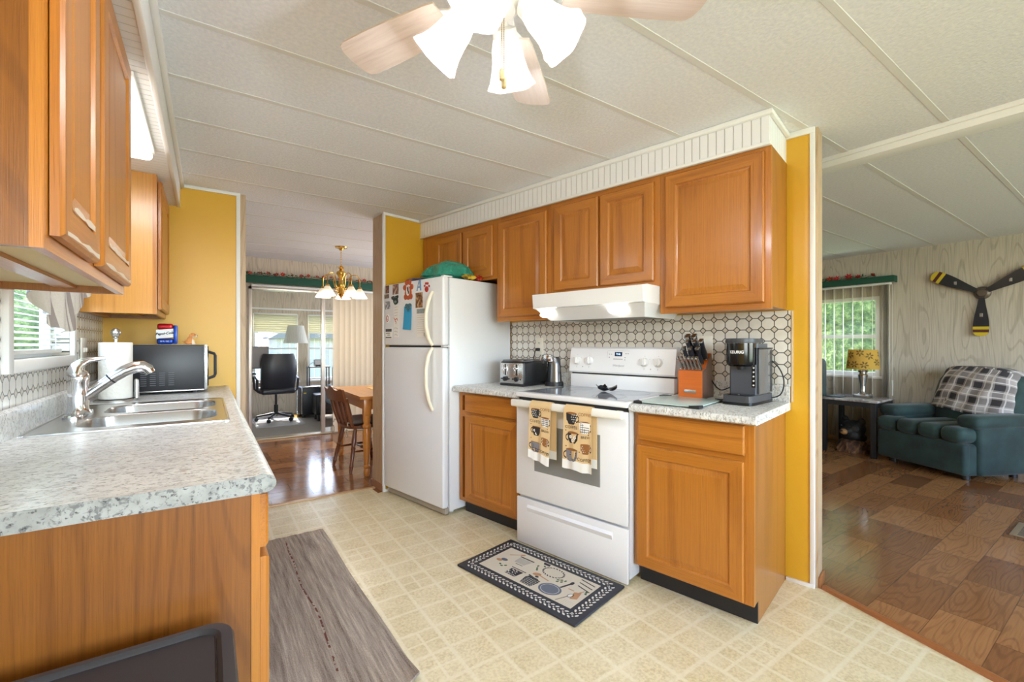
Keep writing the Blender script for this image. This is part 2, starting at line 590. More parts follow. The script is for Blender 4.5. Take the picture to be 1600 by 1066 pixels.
def panelling(name, cl, cd, axis=1):
    m = M(name); p = m.xyz(); q = p[axis]
    o = p[1 - axis]
    big = m.noise(m.vec(q * 5.6, o * 5.6, p[2] * .62), 1.0, 1, .4, .15)
    ring = (big * 105.).sin().rng(.6, 1., 0, 1, True)
    fine = m.noise(m.vec(q * 120., o * 120., p[2] * 4.), 1., 2).rng(.4, .7)
    f = ring * .30 + fine * .3 + m.noise(m.obj(), 2, 1) * .2
    m.col(m.ramp(f, [(0., cl), (1., cd)])); m.set(roughness=.45); m.bump(fine, .06, .001); return m.m


m_panel = panelling('pale_wood_panelling', (202, 192, 178), (140, 128, 112), 1)
m_panel_x = panelling('pale_wood_panelling_across', (212, 196, 174), (148, 130, 108), 0)
m_tan = panelling('tan_wood_panelling', (196, 168, 134), (150, 120, 88), 1)
m_carpet = simple('grey_office_carpet', (140, 132, 122), .95, bump=(400, .6, .006))
m_curtain = simple('sheer_white_cloth', (232, 230, 224), .9)
m_green = simple('green_valance_cloth', (22, 74, 56), .75, bump=(200, .3))
# ================================================================ THE SETTING
CZ = 2.30
k2 = lambda u, v: fw((v, u, 0), 'K')[:2]
m = M('window_glass'); nt = m.nt
tr = m.n('ShaderNodeBsdfTransparent'); gl = m.n('ShaderNodeBsdfGlossy'); gl.inputs['Roughness'].default_value = .02
mx = m.n('ShaderNodeMixShader'); mx.inputs[0].default_value = .07
m.lk(tr.outputs[0], mx.inputs[1]); m.lk(gl.outputs[0], mx.inputs[2]); m.lk(mx.outputs[0], m.out.inputs['Surface'])
m_pane = m.m

# floors
b = MB(); b.box(-.64, 6.69, -2.6, 6.52, -.1, 0)
struct('floor', b, m_lam)
e = k2(3.28, 2.65)
vin = [(-.54, -2.5), (-.54, 3.76), (1.14, 3.76), k2(3.28, 1.9), k2(3.28, 2.65), k2(.42, 2.65), (2.53, .955), (2.35, .33), (1.45, -2.5)]
b = MB(); b.prism(vin, 0., .003, 'z')
struct('floor_kitchen', b, m_vinyl)
b = MB(); b.box(-.6, 4.2, 6.52, 8.62, -.1, 0.)
struct('floor_office', b, m_carpet)
# transition strips
d = Vector((2.35 - 2.53, .33 - .955, 0)).normalized()
b = MB(); b.tube([Vector((2.53, .955, .002)), Vector((2.53, .955, .002)) + d * 3.55], .02, 8, sq=1.)
struct('trim_1', b, m_strip)
b = MB(); b.rbox(-.5, 1.17, 3.745, 3.785, 0, .012, .005)
struct('trim_2', b, simple('brass_strip', (196, 158, 112), .3))
b = MB(); b.rbox(.3, 2.3, 6.39, 6.55, 0, .02, .006)
struct('trim_3', b, simple('aluminium_sill', (176, 158, 130), .35, .4))

# ceiling with battens
b = MB(); b.box(-.64, 6.69, -2.6, 6.52, CZ, CZ + .08); b.box(-.6, 4.2, 6.52, 8.7, CZ, CZ + .08)
y = .60 - .4133 * 7
b.mi = 1
while y < 6.4:
    b.rbox(-.54, 6.59, y - .014, y + .014, CZ - .0016, CZ + .01, .001, 1); y += .4133
struct('ceiling', b, [m_ceil, m_batten])
b = MB(); b.rbox(2.98, 3.10, -2.5, 6.4, CZ - .055, CZ + .01, .006); b.rbox(2.965, 2.985, -2.5, 6.4, CZ - .022, CZ + .01, .005)
struct('trim_4', b, m_white)

# left wall: kitchen window opening x = -.54, y 2.13..2.95, z 1.16..1.98
WY0, WY1, WZ0, WZ1 = 2.13, 2.94, 1.165, 1.98
b = MB()
def wallseg(b, y0, y1, z0, z1): b.box(-.64, -.54, y0, y1, z0, z1)
wallseg(b, -2.6, .9, 0, CZ); b.mi = 1
wallseg(b, .9, WY0, 0, CZ); wallseg(b, WY1, 3.76, 0, CZ); wallseg(b, WY0, WY1, 0, WZ0); wallseg(b, WY0, WY1, WZ1, CZ)
b.mi = 2; wallseg(b, 3.76, 6.52, 0, CZ)
struct('wall_left', b, [m_yellow, m_tile_l, m_panel])
b = MB()
t = .045
for y0, y1, z0, z1 in ((WY0 - t, WY0, WZ0 - t, WZ1 + t), (WY1, WY1 + t, WZ0 - t, WZ1 + t), (WY0, WY1, WZ0 - t, WZ0), (WY0, WY1, WZ1, WZ1 + t)):
    b.rbox(-.545, -.522, y0, y1, z0, z1, .004)
for y0, y1, z0, z1 in ((WY0, WY0 + .03, WZ0, WZ1), (WY1 - .03, WY1, WZ0, WZ1), (WY0 + .03, WY1 - .03, WZ0, WZ0 + .03), (WY0 + .03, WY1 - .03, WZ1 - .03, WZ1), (WY0 + .03, WY1 - .03, 1.56, 1.59)):
    b.box(-.635, -.6, y0, y1, z0, z1)
w1 = struct('window_1', b, m_white)
b = MB(); b.box(-.62, -.616, WY0 + .03, WY1 - .03, WZ0 + .03, WZ1 - .03); struct('pane', b, m_pane, parent=w1)

# yellow partition at the end of the sink run, with its panelled end
b = MB(); b.box(-.54, .185, 3.76, 3.86, 0, CZ); struct('wall_sink_end', b, m_yellow)
b = MB(); b.box(.185, .232, 3.862, 3.90, 0, CZ); b.box(-.5, .21, 3.862, 3.875, 0, CZ)
b.box(.1955, .232, 3.775, 3.862, 0, CZ); struct('wall_sink_end_panelled', b, m_tan)
b = MB(); b.rbox(.172, .197, 3.749, 3.776, 0, CZ, .003); b.rbox(-.14, .19, 3.748, 3.762, CZ - .022, CZ, .003)
struct('trim_5', b, m_white)

# stove-run wall (angled), yellow towards the kitchen, panelling behind
b = MB(); b.box(2.65, 2.70, .435, 3.30, 0, CZ); b.mi = 1; b.box(2.70, 2.76, .425, 3.4, 0, CZ); b.mi = 2; b.box(2.6605, 2.772, .409, .425, 0, CZ)
struct('wall_stove', b, [m_yellow, m_panel, m_tan], 'K')
b = MB(); b.rbox(2.642, 2.66, .420, .442, 0, CZ, .003); b.rbox(2.636, 2.652, .42, .545, CZ - .03, CZ, .004)
b.rbox(2.636, 2.652, .42, .545, 0, .02, .003)
struct('trim_6', b, m_white, 'K')
b = MB(); b.rbox(2.661, 2.782, .397, .4085, 0, .055, .004); struct('baseboard_stove', b, m_strip, 'K')
b = MB(); b.box(2.6455, 2.652, .52, 2.5, 1.0, 1.39); struct('wall_stove_tile', b, m_tile, 'K')
b = MB(); b.rbox(2.642, 2.652, .513, .522, .92, 1.39, .002); struct('trim_7', b, simple('beige_edge_trim', (206, 186, 160), .5), 'K')

# the wall beside the fridge
c, s = math.cos(KANG), math.sin(KANG)
p0 = Vector(k2(3.28, 1.953)); p3 = Vector(k2(3.28, 2.75)); pe = Vector((1.186, 3.873)); pb = pe + Vector((c, s)) * .82
b = MB(); b.prism([tuple(p0), tuple(p3), tuple(pb), tuple(pe)], 0, CZ, 'z')
for i, f in enumerate(b.f): b.m[i] = 0 if i == 2 else (2 if i == 5 else 1)
struct('wall_fridge', b, [m_yellow, m_panel, m_tan])
b = MB(); b.rbox(1.942, 1.962, 3.267, 3.292, 0, CZ, .003); b.rbox(1.95, 2.31, 3.268, 3.282, CZ - .022, CZ, .003); b.rbox(1.95, 2.65, 3.268, 3.282, 0, .02, .003)
struct('trim_8', b, m_white, 'K')
b = MB(); n_ = (pe - p0).normalized(); q = Vector((-n_.y, n_.x)) * .012
b.prism([tuple(p0), tuple(p0 + q), tuple(pe + q), tuple(pe)], 0, .05, 'z'); struct('baseboard_fridge', b, m_strip)

# soffits
b = MB(); b.box(2.315, 2.65, .552, 3.28, 2.147, CZ); struct('soffit_stove', b, [m_bead], 'K')
m_bead_x = beadboard('white_beadboard_return', 0)
b = MB(); b.box(2.315, 2.65, .544, .5525, 2.147, CZ); struct('soffit_stove_return', b, m_bead_x, 'K')
b = MB(); b.rbox(2.292, 2.318, .525, 3.28, CZ - .026, CZ, .008); b.rbox(2.3, 2.65, .525, .546, CZ - .026, CZ, .008)
b.rbox(2.305, 2.33, .538, 3.28, 2.14, 2.156, .003)
struct('trim_9', b, m_white, 'K')
b = MB(); b.box(-.54, -.165, .2, 3.76, 2.147, CZ); struct('soffit_sink', b, m_bead)
b = MB(); b.rbox(-.168, -.148, .2, 3.76, 2.14, CZ, .004); b.rbox(-.15, -.128, .2, 3.76, CZ - .03, CZ, .008)
struct('trim_10', b, m_white)

# dining room far wall with the sliding door to the office
DY = 6.42
b = MB(); b.box(-.64, .42, DY, DY + .1, 0, CZ); b.box(.42, 2.35, DY, DY + .1, 1.935, CZ); b.box(2.35, 6.69, DY, DY + .1, 0, CZ)
struct('wall_dining', b, m_panel_x)
m_alu = simple('bright_aluminium', (208, 200, 190), .3, .6)
b = MB()
for x0, x1, z0, z1 in ((.42, .46, 0, 1.935), (2.31, 2.35, 0, 1.935), (.42, 2.35, 1.895, 1.935)):
    b.rbox(x0, x1, DY - .03, DY + .1, z0, z1, .004)
b.rbox(1.272, 1.322, DY - .005, DY + .04, .02, 1.895, .006); b.rbox(1.28, 1.315, DY + .05, DY + .09, .02, 1.895, .006)
b.box(1.3, 2.31, DY + .01, DY + .04, .02, .08); b.box(1.3, 2.31, DY + .01, DY + .04, 1.84, 1.895)
d1 = struct('door_1', b, m_alu)
b = MB(); b.box(1.322, 2.31, DY + .023, DY + .027, .08, 1.84); struct('pane', b, m_pane, parent=d1)
b = MB(); b.rbox(-.5, .4, DY - .015, DY, 0, .06, .004); b.rbox(2.36, 6.5, DY - .015, DY, 0, .06, .004); struct('baseboard_dining', b, m_strip)

# office shell
OY = 8.62
b = MB()
WX = ((-.42, .3), (.63, 1.325), (1.48, 2.18), (2.4, 3.1)); Z0, Z1 = .57, 1.735
b.box(-.6, 4.2, OY, OY + .1, 0, Z0); b.box(-.6, 4.2, OY, OY + .1, Z1, CZ)
xs = [-.6] + [q for w in WX for q in w] + [4.2]
for i in range(0, len(xs), 2): b.box(xs[i], xs[i + 1], OY, OY + .1, Z0, Z1)
struct('wall_office', b, m_panel_x)
b = MB(); b.box(-.7, -.6, 6.42, 8.72, 0, CZ); struct('wall_office_left', b, m_panel)
b = MB(); b.box(4.2, 4.3, 6.52, 8.72, 0, CZ); struct('wall_office_right', b, m_panel)
b = MB(); b.rbox(-.6, 4.2, OY - .02, OY, 1.80, 1.83, .004); struct('trim_11', b, m_white)
for i, (x0, x1) in enumerate(WX):
    b = MB()
    for a0, a1, z0, z1 in ((x0, x0 + .035, Z0, Z1), (x1 - .035, x1, Z0, Z1), (x0 + .035, x1 - .035, Z0, Z0 + .035), (x0 + .035, x1 - .035, Z1 - .035, Z1), (x0 + .035, x1 - .035, 1.12, 1.15)):
        b.box(a0, a1, OY + .01, OY + .05, z0, z1)
    b.rbox(x0 - .03, x1 + .03, OY - .03, OY + .02, Z0 - .03, Z0, .004)
    w = struct('window_%d' % (i + 2), b, m_white)
    b = MB(); b.box(x0 + .03, x1 - .03, OY + .028, OY + .031, Z0 + .03, Z1 - .03); struct('pane', b, m_pane, parent=w)

# living room window wall
LX = 6.59
b = MB(); LY0, LY1, LZ0, LZ1 = 1.91, 3.3, .83, 1.785
b.box(LX, LX + .1, -2.6, LY0, 0, CZ); b.box(LX, LX + .1, LY1, 6.52, 0, CZ); b.box(LX, LX + .1, LY0, LY1, 0, LZ0); b.box(LX, LX + .1, LY0, LY1, LZ1, CZ)
struct('wall_living', b, m_panel)
b = MB(); b.rbox(LX - .012, LX, -2.5, 6.4, 0, .055, .004); struct('baseboard_living', b, simple('light_oak_baseboard', (188, 156, 112), .5))
b = MB()
for y0, y1, z0, z1 in ((LY0, LY0 + .045, LZ0, LZ1), (LY1 - .045, LY1, LZ0, LZ1), (LY0 + .045, LY1 - .045, LZ0, LZ0 + .045), (LY0 + .045, LY1 - .045, LZ1 - .045, LZ1), (LY0 + .045, LY1 - .045, 1.285, 1.33)):
    b.box(LX + .01, LX + .06, y0, y1, z0, z1)
b.rbox(LX - .025, LX + .02, LY0 - .03, LY1 + .03, LZ0 - .03, LZ0, .004)
w = struct('window_6', b, m_white)
b = MB(); b.box(LX + .035, LX + .039, LY0 + .04, LY1 - .04, LZ0 + .04, LZ1 - .04); struct('pane', b, m_pane, parent=w)

# back of the place, behind the camera: unseen openings added for the fill lamps
b = MB(); b.box(-.64, -.5, -2.6, -2.5, 0, CZ); b.box(-.5, 1.6, -2.6, -2.5, 0, .75); b.box(-.5, 1.6, -2.6, -2.5, 2.1, CZ); b.box(1.6, 2.6, -2.6, -2.5, 0, CZ)
b.box(2.6, 5.6, -2.6, -2.5, 0, .6); b.box(2.6, 5.6, -2.6, -2.5, 2.15, CZ); b.box(5.6, 6.69, -2.6, -2.5, 0, CZ)
struct('wall_back', b, m_panel_x)
# dining side wall
b = MB(); b.box(4.4, 4.5, 3.95, 6.42, 0, CZ); struct('wall_dining_right', b, m_panel)

# ---------------------------------------------------------------- outdoors
m = M('lawn'); p = m.obj(); m.col(m.mix(m.noise(p, 3, 4), (120, 150, 74), (176, 186, 120))); m.set(roughness=.9); m_lawn = m.m
b = MB(); b.box(-30, 40, -20, 45, -.75, -.7); struct('ground_outside', b, m_lawn)
m = M('leaf'); p = m.obj(); nz = m.noise(p, 11, 5, .7)
m.col(m.ramp(nz, [(.3, (40, 62, 26)), (.5, (104, 134, 58)), (.68, (196, 206, 128))])); m.set(roughness=.7); m.bump(nz, 1., .2); m_leaf = m.m
m_bark = simple('bark', (92, 78, 64), .9)
rnd = random.Random(3)


def bush(name, label, cat, x, y, z0, rx, ry, h, seed, mat=None, trunk=0.):
    t = thing(name, label, cat, (x, y, -.7), group=None)
    b = MB(); r0 = random.Random(seed)
    for i in range(16):
        a = r0.uniform(0, 2 * PI); q = r0.uniform(0, .75); zz = r0.uniform(.12, .9)
        w = (1 - abs(zz - .5)) * .55
        n0 = len(b.v)
        b.ell((x + math.cos(a) * q * rx * w * 1.4, y + math.sin(a) * q * ry * w * 1.4, z0 + zz * h), (rx * .55, ry * .55, h * .24), 14, k=9)
        for j in range(n0, len(b.v)):
            v = Vector(b.v[j]); d = mnoise.noise(v * 3.1) * .16 + mnoise.noise(v * 7.) * .09
            b.v[j] = tuple(v + (v - Vector((x, y, z0 + zz * h))).normalized() * d)
    part('foliage', b, mat or m_leaf, t, smooth=60)
    b = MB(); b.tube([(x, y, -.7), (x + .03, y, z0 + h * .4)], [.09, .05], 8); part('trunk', b, m_bark, t)


for i, (yy, xx, h) in enumerate(((.4, 10.4, 3.6), (3.2, 9.9, 3.9), (6.1, 10.6, 3.5))):
    bush('garden_tree', ['leafy tree outside the living room window, at its right edge', 'leafy green tree straight outside the living room window',
                         'leafy tree outside the living room window, behind the partition'][i], 'tree', xx, yy, -.4, 1.5, 1.4, h, 11 + i)
m_siding = beadboard('neighbour_siding', 2, .14, (214, 222, 232))
t = thing('neighbour_house', 'pale blue-grey neighbouring house outside the left office window', 'house', (-.5, 15, -.7))
b = MB(); b.box(-4.2, 1.15, 14, 19, -.7, 1.75); part('wall', b, m_siding, t)
b = MB(); b.prism([(-4.5, 1.75), (1.4, 1.75), (-1.5, 3.2)], 13.7, 19.3, 'y'); part('roof', b, simple('grey_shingle', (120, 122, 126), .8), t)
t = thing('garden_shed', 'dark grey shed standing outside the office windows', 'shed', (1.9, 13.6, -.7))
b = MB(); b.box(1.5, 3.1, 13, 15, -.7, 1.35); part('wall', b, beadboard('shed_boards', 0, .2, (146, 146, 148)), t)
b = MB(); b.prism([(1.3, 1.35), (3.3, 1.35), (2.3, 2.0)], 12.8, 15.2, 'y'); part('roof', b, simple('shed_roof', (96, 96, 98), .8), t)
b = MB(); b.box(-.8, 9, 19.5, 19.7, -.7, 1.0)
solo('garden_fence', b, beadboard('fence_boards', 0, .15, (206, 204, 198)), 'pale board fence beyond the lawn behind the office windows', 'fence', (3, 19.6, -.7))
bush('shrub', 'bright green shrub outside the right office window', 'shrub', 4.6, 14.6, -.6, 1.0, .9, 1.7, 31)
bush('side_tree', 'tree outside the kitchen window behind the blind', 'tree', -2.3, 8.6, -.5, .9, 1.0, 2.7, 41)
# ================================================================ KITCHEN: STOVE RUN  (frame K: x = into the wall, y = along the run, z = up)
OAKS = [m_oak, m_oak_y]


def raised(b, y0, y1, z0, z1, xf, th=.02, fr=.056, P=None, slab=False):
    """raised-panel door; xf: front face; depth grows into the wall"""
    P = P or (lambda a, c, d: (xf + d, a, c))
    i = lambda k, d: (y0 + k, y1 - k, z0 + k, z1 - k, d)
    rs = [i(0, th), i(0, .006), i(.006, 0.)]
    if not slab:
        rs += [i(fr, 0.), i(fr + .006, .007), i(fr + .012, .0085), i(fr + .036, .0035), i(fr + .04, .0035)]
        b.rail = (2,)
    else:
        b.rail = ()
    b.rings(rs, P); return b


m_hinge = simple('antique_hinge', (120, 104, 78), .4, .8)


def upper(label, u0, u1, z0, z1, doors, base_u, side=None, face=2.335, mid=None):
    t = thing('upper_cabinet', label, 'cabinet', (face, base_u, z0), 'K', group=None)
    b = MB(); b.box(face + .018, 2.644, u0 + .001, u1 - .001, z0 + .012, z1); part('carcass', b, m_oak_side, t)
    b = MB(); b.mi = 0
    zs = sorted(doors)
    lo = min(d[2] for d in doors) + .012; hi = max(d[3] for d in doors) - .012
    b.box(face, face + .018, u0, min(d[0] for d in doors) + .012, z0, z1); b.box(face, face + .018, max(d[1] for d in doors) - .012, u1, z0, z1)
    if len(doors) > 1:
        a, c = sorted((d[0], d[1]) for d in doors)[:2]
        b.box(face, face + .018, a[1] - .012, c[0] + .012, lo, hi)
    b.mi = 1
    a0, a1 = min(d[0] for d in doors) + .012, max(d[1] for d in doors) - .012
    b.box(face, face + .018, a0, a1, z0, lo); b.box(face, face + .018, a0, a1, hi, z1)
    part('face_frame', b, OAKS, t)
    for y0, y1, a, c in doors:
        d = MB(); raised(d, y0, y1, a, c, face - .02, .019); part('door', d, OAKS, t)
    b = MB(); b.box(face + .02, 2.63, u0 + .02, u1 - .02, z0 + .0125, z0 + .018); part('underside', b, m_raw, t)
    return t


upper('large single-door oak wall cabinet at the right end above the coffee maker', .540, 1.078, 1.382, 2.146, [(.567, 1.046, 1.414, 2.122)], .8)
upper('short two-door oak wall cabinet directly above the range hood', 1.079, 1.836, 1.535, 2.146, [(1.112, 1.4525, 1.566, 2.112), (1.468, 1.803, 1.566, 2.112)], 1.45)
upper('single-door oak wall cabinet between range hood and fridge, above the toaster', 1.837, 2.343, 1.382, 2.146, [(1.866, 2.317, 1.412, 2.108)], 2.1)
upper('small two-door oak wall cabinet above the fridge', 2.344, 3.262, 1.703, 2.146, [(2.380, 2.715, 1.724, 2.108), (2.735, 3.08, 1.724, 2.108)], 2.8)

# ---------------------------------------------------------------- range hood
t = thing('range_hood', 'white range hood with two lit lamps mounted under the oak cabinet', 'range hood', (2.4, 1.455, 1.36), 'K')
u0, u1 = 1.084, 1.832
prof = [(2.642, 1.530), (2.18, 1.530), (2.142, 1.512), (2.148, 1.44), (2.20, 1.432), (2.20, 1.425), (2.235, 1.372), (2.642, 1.372)]
b = MB(); b.prism([(2.642, 1.534), (2.19, 1.534), (2.137, 1.526), (2.146, 1.440), (2.168, 1.436), (2.642, 1.436)], u0, u1, 'y'); part('body', b, m_white_en, t)
b = MB()
# sloped lower skirt: front lip, two sides
ins = .035
top = [(2.168, u0 + .004), (2.168, u1 - .004), (2.64, u1 - .004), (2.64, u0 + .004)]
bot = [(2.26, u0 + .05), (2.26, u1 - .05), (2.64, u1 - .05), (2.64, u0 + .05)]
for i in (0, 1, 3):
    a0, a1 = top[i], top[(i + 1) % 4]; c0, c1 = bot[i], bot[(i + 1) % 4]
    v = [(a0[0], a0[1], 1.437), (a1[0], a1[1], 1.437), (c1[0], c1[1], 1.366), (c0[0], c0[1], 1.366)]
    cen = Vector((2.45, 1.458, 1.5)); w = [tuple(Vector(q) + (cen - Vector(q)).normalized() * .006) for q in v]
    b.add(v + w, [(0, 1, 2, 3), (7, 6, 5, 4), (0, 4, 5, 1), (1, 5, 6, 2), (2, 6, 7, 3), (3, 7, 4, 0)])
part('skirt', b, m_white_en, t)
b = MB(); b.box(2.262, 2.635, u0 + .055, u1 - .055, 1.372, 1.382)
part('grease_filter', b, simple('filter_mesh', (150, 148, 142), .5, .6, bump=(420, .6)), t)
m_lens = simple('lit_hood_lens', (255, 255, 250), .4, emit=((255, 250, 238), 9.))
for yy in (1.758, 1.262):
    b = MB(); b.lathe([(0, 0), (.043, 0), (.046, .008)], (0, 0, 0), 20)
    q = Matrix.Translation((2.205, yy, 1.402)) @ Matrix.Rotation(R(-37), 4, 'Y') @ Matrix.Diagonal((.72, 1.3, 1, 1))
    b.xf(q); part('lamp_lens', b, m_lens, t, label='glowing oval lamp lens')
b = MB(); f = faceK(2.1395, 0, 0)
fs = lambda a, c: (2.1395 + (1.526 - c) * .105, a, c)
for k in range(5):
    b.disc(1.40 - k * .036, 1.480, .011, .006, lambda a, c: (2.1382 + (1.526 - c) * .105, a, c), 14)
b.line([(1.46, 1.494), (1.21, 1.494)], .0012, lambda a, c: (2.1382 + (1.526 - c) * .105, a, c)); b.line([(1.46, 1.466), (1.21, 1.466)], .0012, lambda a, c: (2.1382 + (1.526 - c) * .105, a, c))
part('control_buttons', b, simple('hood_print', (176, 178, 182), .4), t)
for i, yy in enumerate((1.758, 1.262)):
    l = light('hood_lamp', 'SPOT', fw((2.24, yy, 1.392), 'K'), HOOD_W * 3.2, (.9, .96, 1.), spot_size=R(150), spot_blend=.8, shadow_soft_size=.03)
    l.rotation_euler = (0, 0, 0)

# ---------------------------------------------------------------- stove
t = thing('stove', 'white freestanding electric stove with glass cooktop between the base cabinets', 'stove', (2.3, 1.478, 0), 'K')
SU0, SU1 = 1.099, 1.856
b = MB(); b.box(2.045, 2.63, SU0 + .006, SU1 - .006, .03, .905)
for yy in (SU0 + .05, SU1 - .05):
    for xx in (2.12, 2.56): b.cyl((xx, yy, .003), (xx, yy, .035), .018, 10)
part('body', b, m_white_en, t)
b = MB(); b.rbox(2.005, 2.57, SU0, SU1, .897, .926, .008, 3); part('cooktop_frame', b, m_white_en, t)
b = MB(); b.rbox(2.045, 2.552, SU0 + .028, SU1 - .028, .9255, .9275, .0008, 1)
gt = part('cooktop_glass', b, m_smoke, t)
m_ring = simple('burner_ring', (118, 122, 130), .12)
for (xx, yy, rr) in ((2.17, 1.30, .095), (2.17, 1.66, .115), (2.41, 1.30, .115), (2.41, 1.66, .085)):
    b = MB(); b.lathe([(rr, 0), (rr, .0004), (rr - .004, .0004), (rr - .004, 0)], (xx, yy, .9276), 36, ring=True); part('burner_ring', b, m_ring, gt)
b = MB(); b.box(2.03, 2.046, SU0 + .012, SU1 - .012, .30, .90); part('inner_gap', b, m_gap, t)
# oven door
b = MB(); b.rbox(2.012, 2.032, SU0 + .003, SU1 - .003, .303, .876, .006)
dr = part('oven_door', b, m_white_en, t)
b = MB(); b.rbox(2.0105, 2.014, 1.258, 1.708, .468, .742, .001, 1); part('oven_window', b, m_glasswin, dr, label='grey oven window')
b = MB(); b.rbox(1.957, 1.985, SU0 + .001, SU1 - .001, .842, .886, .012, 3)
for yy in (SU0 + .02, SU1 - .06): b.rbox(1.97, 2.014, yy, yy + .04, .846, .882, .006)
part('handle', b, simple('oven_handle_white', (236, 234, 226), .3), dr)
b = MB()
for k in range(22): b.box(2.0115, 2.013, 1.62 - k * .015, 1.612 - k * .015, .884, .889)
part('vent_slots', b, m_gap, dr)
b = MB(); b.rbox(2.016, 2.034, SU0 + .003, SU1 - .003, .012, .288, .006)
ph = .238
b.prism([(2.018, ph + .02), (2.008, ph), (2.018, ph - .03)], SU0 + .09, SU1 - .09, 'y')
part('storage_drawer', b, m_white_en, t)
# console
b = MB(); b.rbox(2.575, 2.643, SU0 + .004, SU1 - .004, .92, 1.012, .006); part('backguard', b, m_white_en, t)
b = MB(); b.box(2.585, 2.63, SU0 + .012, SU1 - .012, 1.008, 1.03); part('console_gap', b, m_gap, t)
cons = [(2.572, 1.022), (2.566, 1.032), (2.592, 1.186), (2.606, 1.197), (2.645, 1.197), (2.645, 1.022)]
b = MB(); b.prism(cons, SU0 - .002, SU1 + .002, 'y'); cp = part('control_console', b, m_white_en, t)
cx_at = lambda z: 2.566 + (z - 1.032) * (.026 / .154)
n_c = Vector((-.986, 0, .166))
for k, yy in enumerate((1.796, 1.697, 1.294, 1.205)):
    c0 = Vector((cx_at(1.103), yy, 1.103))
    b = MB(); b.lathe([(0.028, 0), (.028, .004), (.024, .008), (.023, .02), (.0, .022)], c0, 24, n_c)
    q = Matrix.Translation(c0 + n_c * .02) @ Vector((0, 0, 1)).rotation_difference(n_c).to_matrix().to_4x4()
    n0 = len(b.v); b.rbox(-.021, .021, -.0045, .0045, -.004, .009, .002); b.xf(q, n0)
    part('knob', b, m_white, cp)
b = MB(); ff = lambda a, c: (cx_at(c) - .0012, a, c)
b.poly([(1.506, 1.165), (1.506, 1.137), (1.452, 1.137), (1.452, 1.165)], ff)
part('clock_display', b, simple('clock_screen', (26, 48, 84), .15), cp)
b = MB(); b.text('9:46', .018, lambda a, c: (cx_at(1.151 + c) - .002, 1.479 - a, 1.151 + c))
part('clock_digits', b, simple('clock_digit_glow', (190, 226, 255), .5, emit=((180, 220, 255), 1.6)), cp)
b = MB()
pr = lambda a, c: (cx_at(c) - .0011, a, c)
b.line([(1.56, 1.125), (1.56, 1.172), (1.40, 1.172)], .001, pr)
for k in range(5): b.poly([(1.513 - k * .014, 1.122), (1.513 - k * .014, 1.116), (1.503 - k * .014, 1.116), (1.503 - k * .014, 1.122)], pr)
for yy, zz in ((1.545, 1.15), (1.53, 1.15), (1.545, 1.13), (1.43, 1.13), (1.43, 1.115), (1.425, 1.155), (1.41, 1.155)): b.disc(yy, zz, .005, .003, pr, 8)
for yy in (1.796, 1.697, 1.294, 1.205):
    for a in (-60, 0, 60, 180): b.disc(yy + .038 * math.sin(R(a)), 1.103 + .038 * math.cos(R(a)), .002, .002, pr, 6)
    b.line([(yy, 1.066), (yy, 1.056)], .002, pr)
for yy in (1.746, 1.25): b.disc(yy, 1.062, .004, .004, pr, 8)
b.text('Whirlpool', .02, lambda a, c: (cx_at(1.077 + c) - .0012, 1.475 - a, 1.077 + c), shear=.3)
part('console_print', b, simple('grey_print', (150, 152, 156), .5), cp)

# spoon rest left on the cooktop
b = MB()
def srest(u, w):
    l = u * .17 - .085; wd = (.032 + .022 * math.sin(PI * min(1, u * 1.25)) if u < .62 else .03 - .0 * u)
    a = (w - .5) * 2
    z = .019 + .016 * a * a + (.012 * math.sin(u * PI * 2.2))
    return (a * wd, l, z)
b.slab(srest, 16, 8, (0, 0, -.005))
solo('spoon_rest', b, simple('dark_polished_metal', (70, 70, 76), .14, .9), 'dark shiny spoon rest lying on the glass cooktop', 'spoon rest', (2.36, 1.435, .9276 - .0005), 'K', R(-35), local=True)

# ---------------------------------------------------------------- base cabinets and counters
def base_cab(label, u0, u1, doors, drawers, face=2.082, toe=(2.15,)):
    t = thing('base_cabinet', label, 'cabinet', (2.35, (u0 + u1) / 2, 0), 'K')
    b = MB(); b.prism([(face + .018, .1), (2.15, .1), (2.15, .004), (2.644, .004), (2.644, .878), (face + .018, .878)], u0 + .001, u1 - .001, 'y'); part('carcass', b, m_oak_side, t)
    b = MB(); b.box(face, face + .018, u0, u0 + .045, .1, .878); b.box(face, face + .018, u1 - .03, u1, .1, .878); b.mi = 1
    for z0, z1 in ((.1, .125), (.70, .745), (.85, .878)): b.box(face, face + .018, u0 + .045, u1 - .03, z0, z1)
    part('face_frame', b, OAKS, t)
    for q in doors: d = MB(); raised(d, *q, face - .02, .019); part('door', d, OAKS, t)
    for q in drawers: d = MB(); raised(d, *q, face - .02, .019, slab=True); part('drawer', d, m_oak_y, t)
    b = MB(); b.box(2.138, 2.149, u0 + .001, u1 - .001, .004, .1); part('toe_kick', b, m_toe, t, label='black toe kick')
    return t


base_cab('oak base cabinet right of the stove, one drawer above one door', .546, 1.096, [(.583, 1.080, .108, .713)], [(.580, 1.074, .738, .868)])
base_cab('oak base cabinet between stove and fridge, one drawer above one door', 1.860, 2.470, [(1.890, 2.396, .115, .722)], [(1.892, 2.396, .738, .866)])


def counter(label, u0, u1):
    t = thing('countertop', label, 'countertop', (2.33, (u0 + u1) / 2, .88), 'K')
    b = MB(); e = 2.018
    b.prism([(2.645, .8795), (e + .012, .8795), (e, .886), (e - .002, .90), (e + .004, .914), (e + .016, .92), (2.645, .92)], u0, u1, 'y')
    part('worktop', b, m_top, t)
    b = MB(); b.prism([(2.622, .9205), (2.622, 1.0), (2.632, 1.01), (2.6445, 1.01), (2.6445, .9205)], u0 + (.002), u1, 'y'); part('backsplash', b, m_top, t)


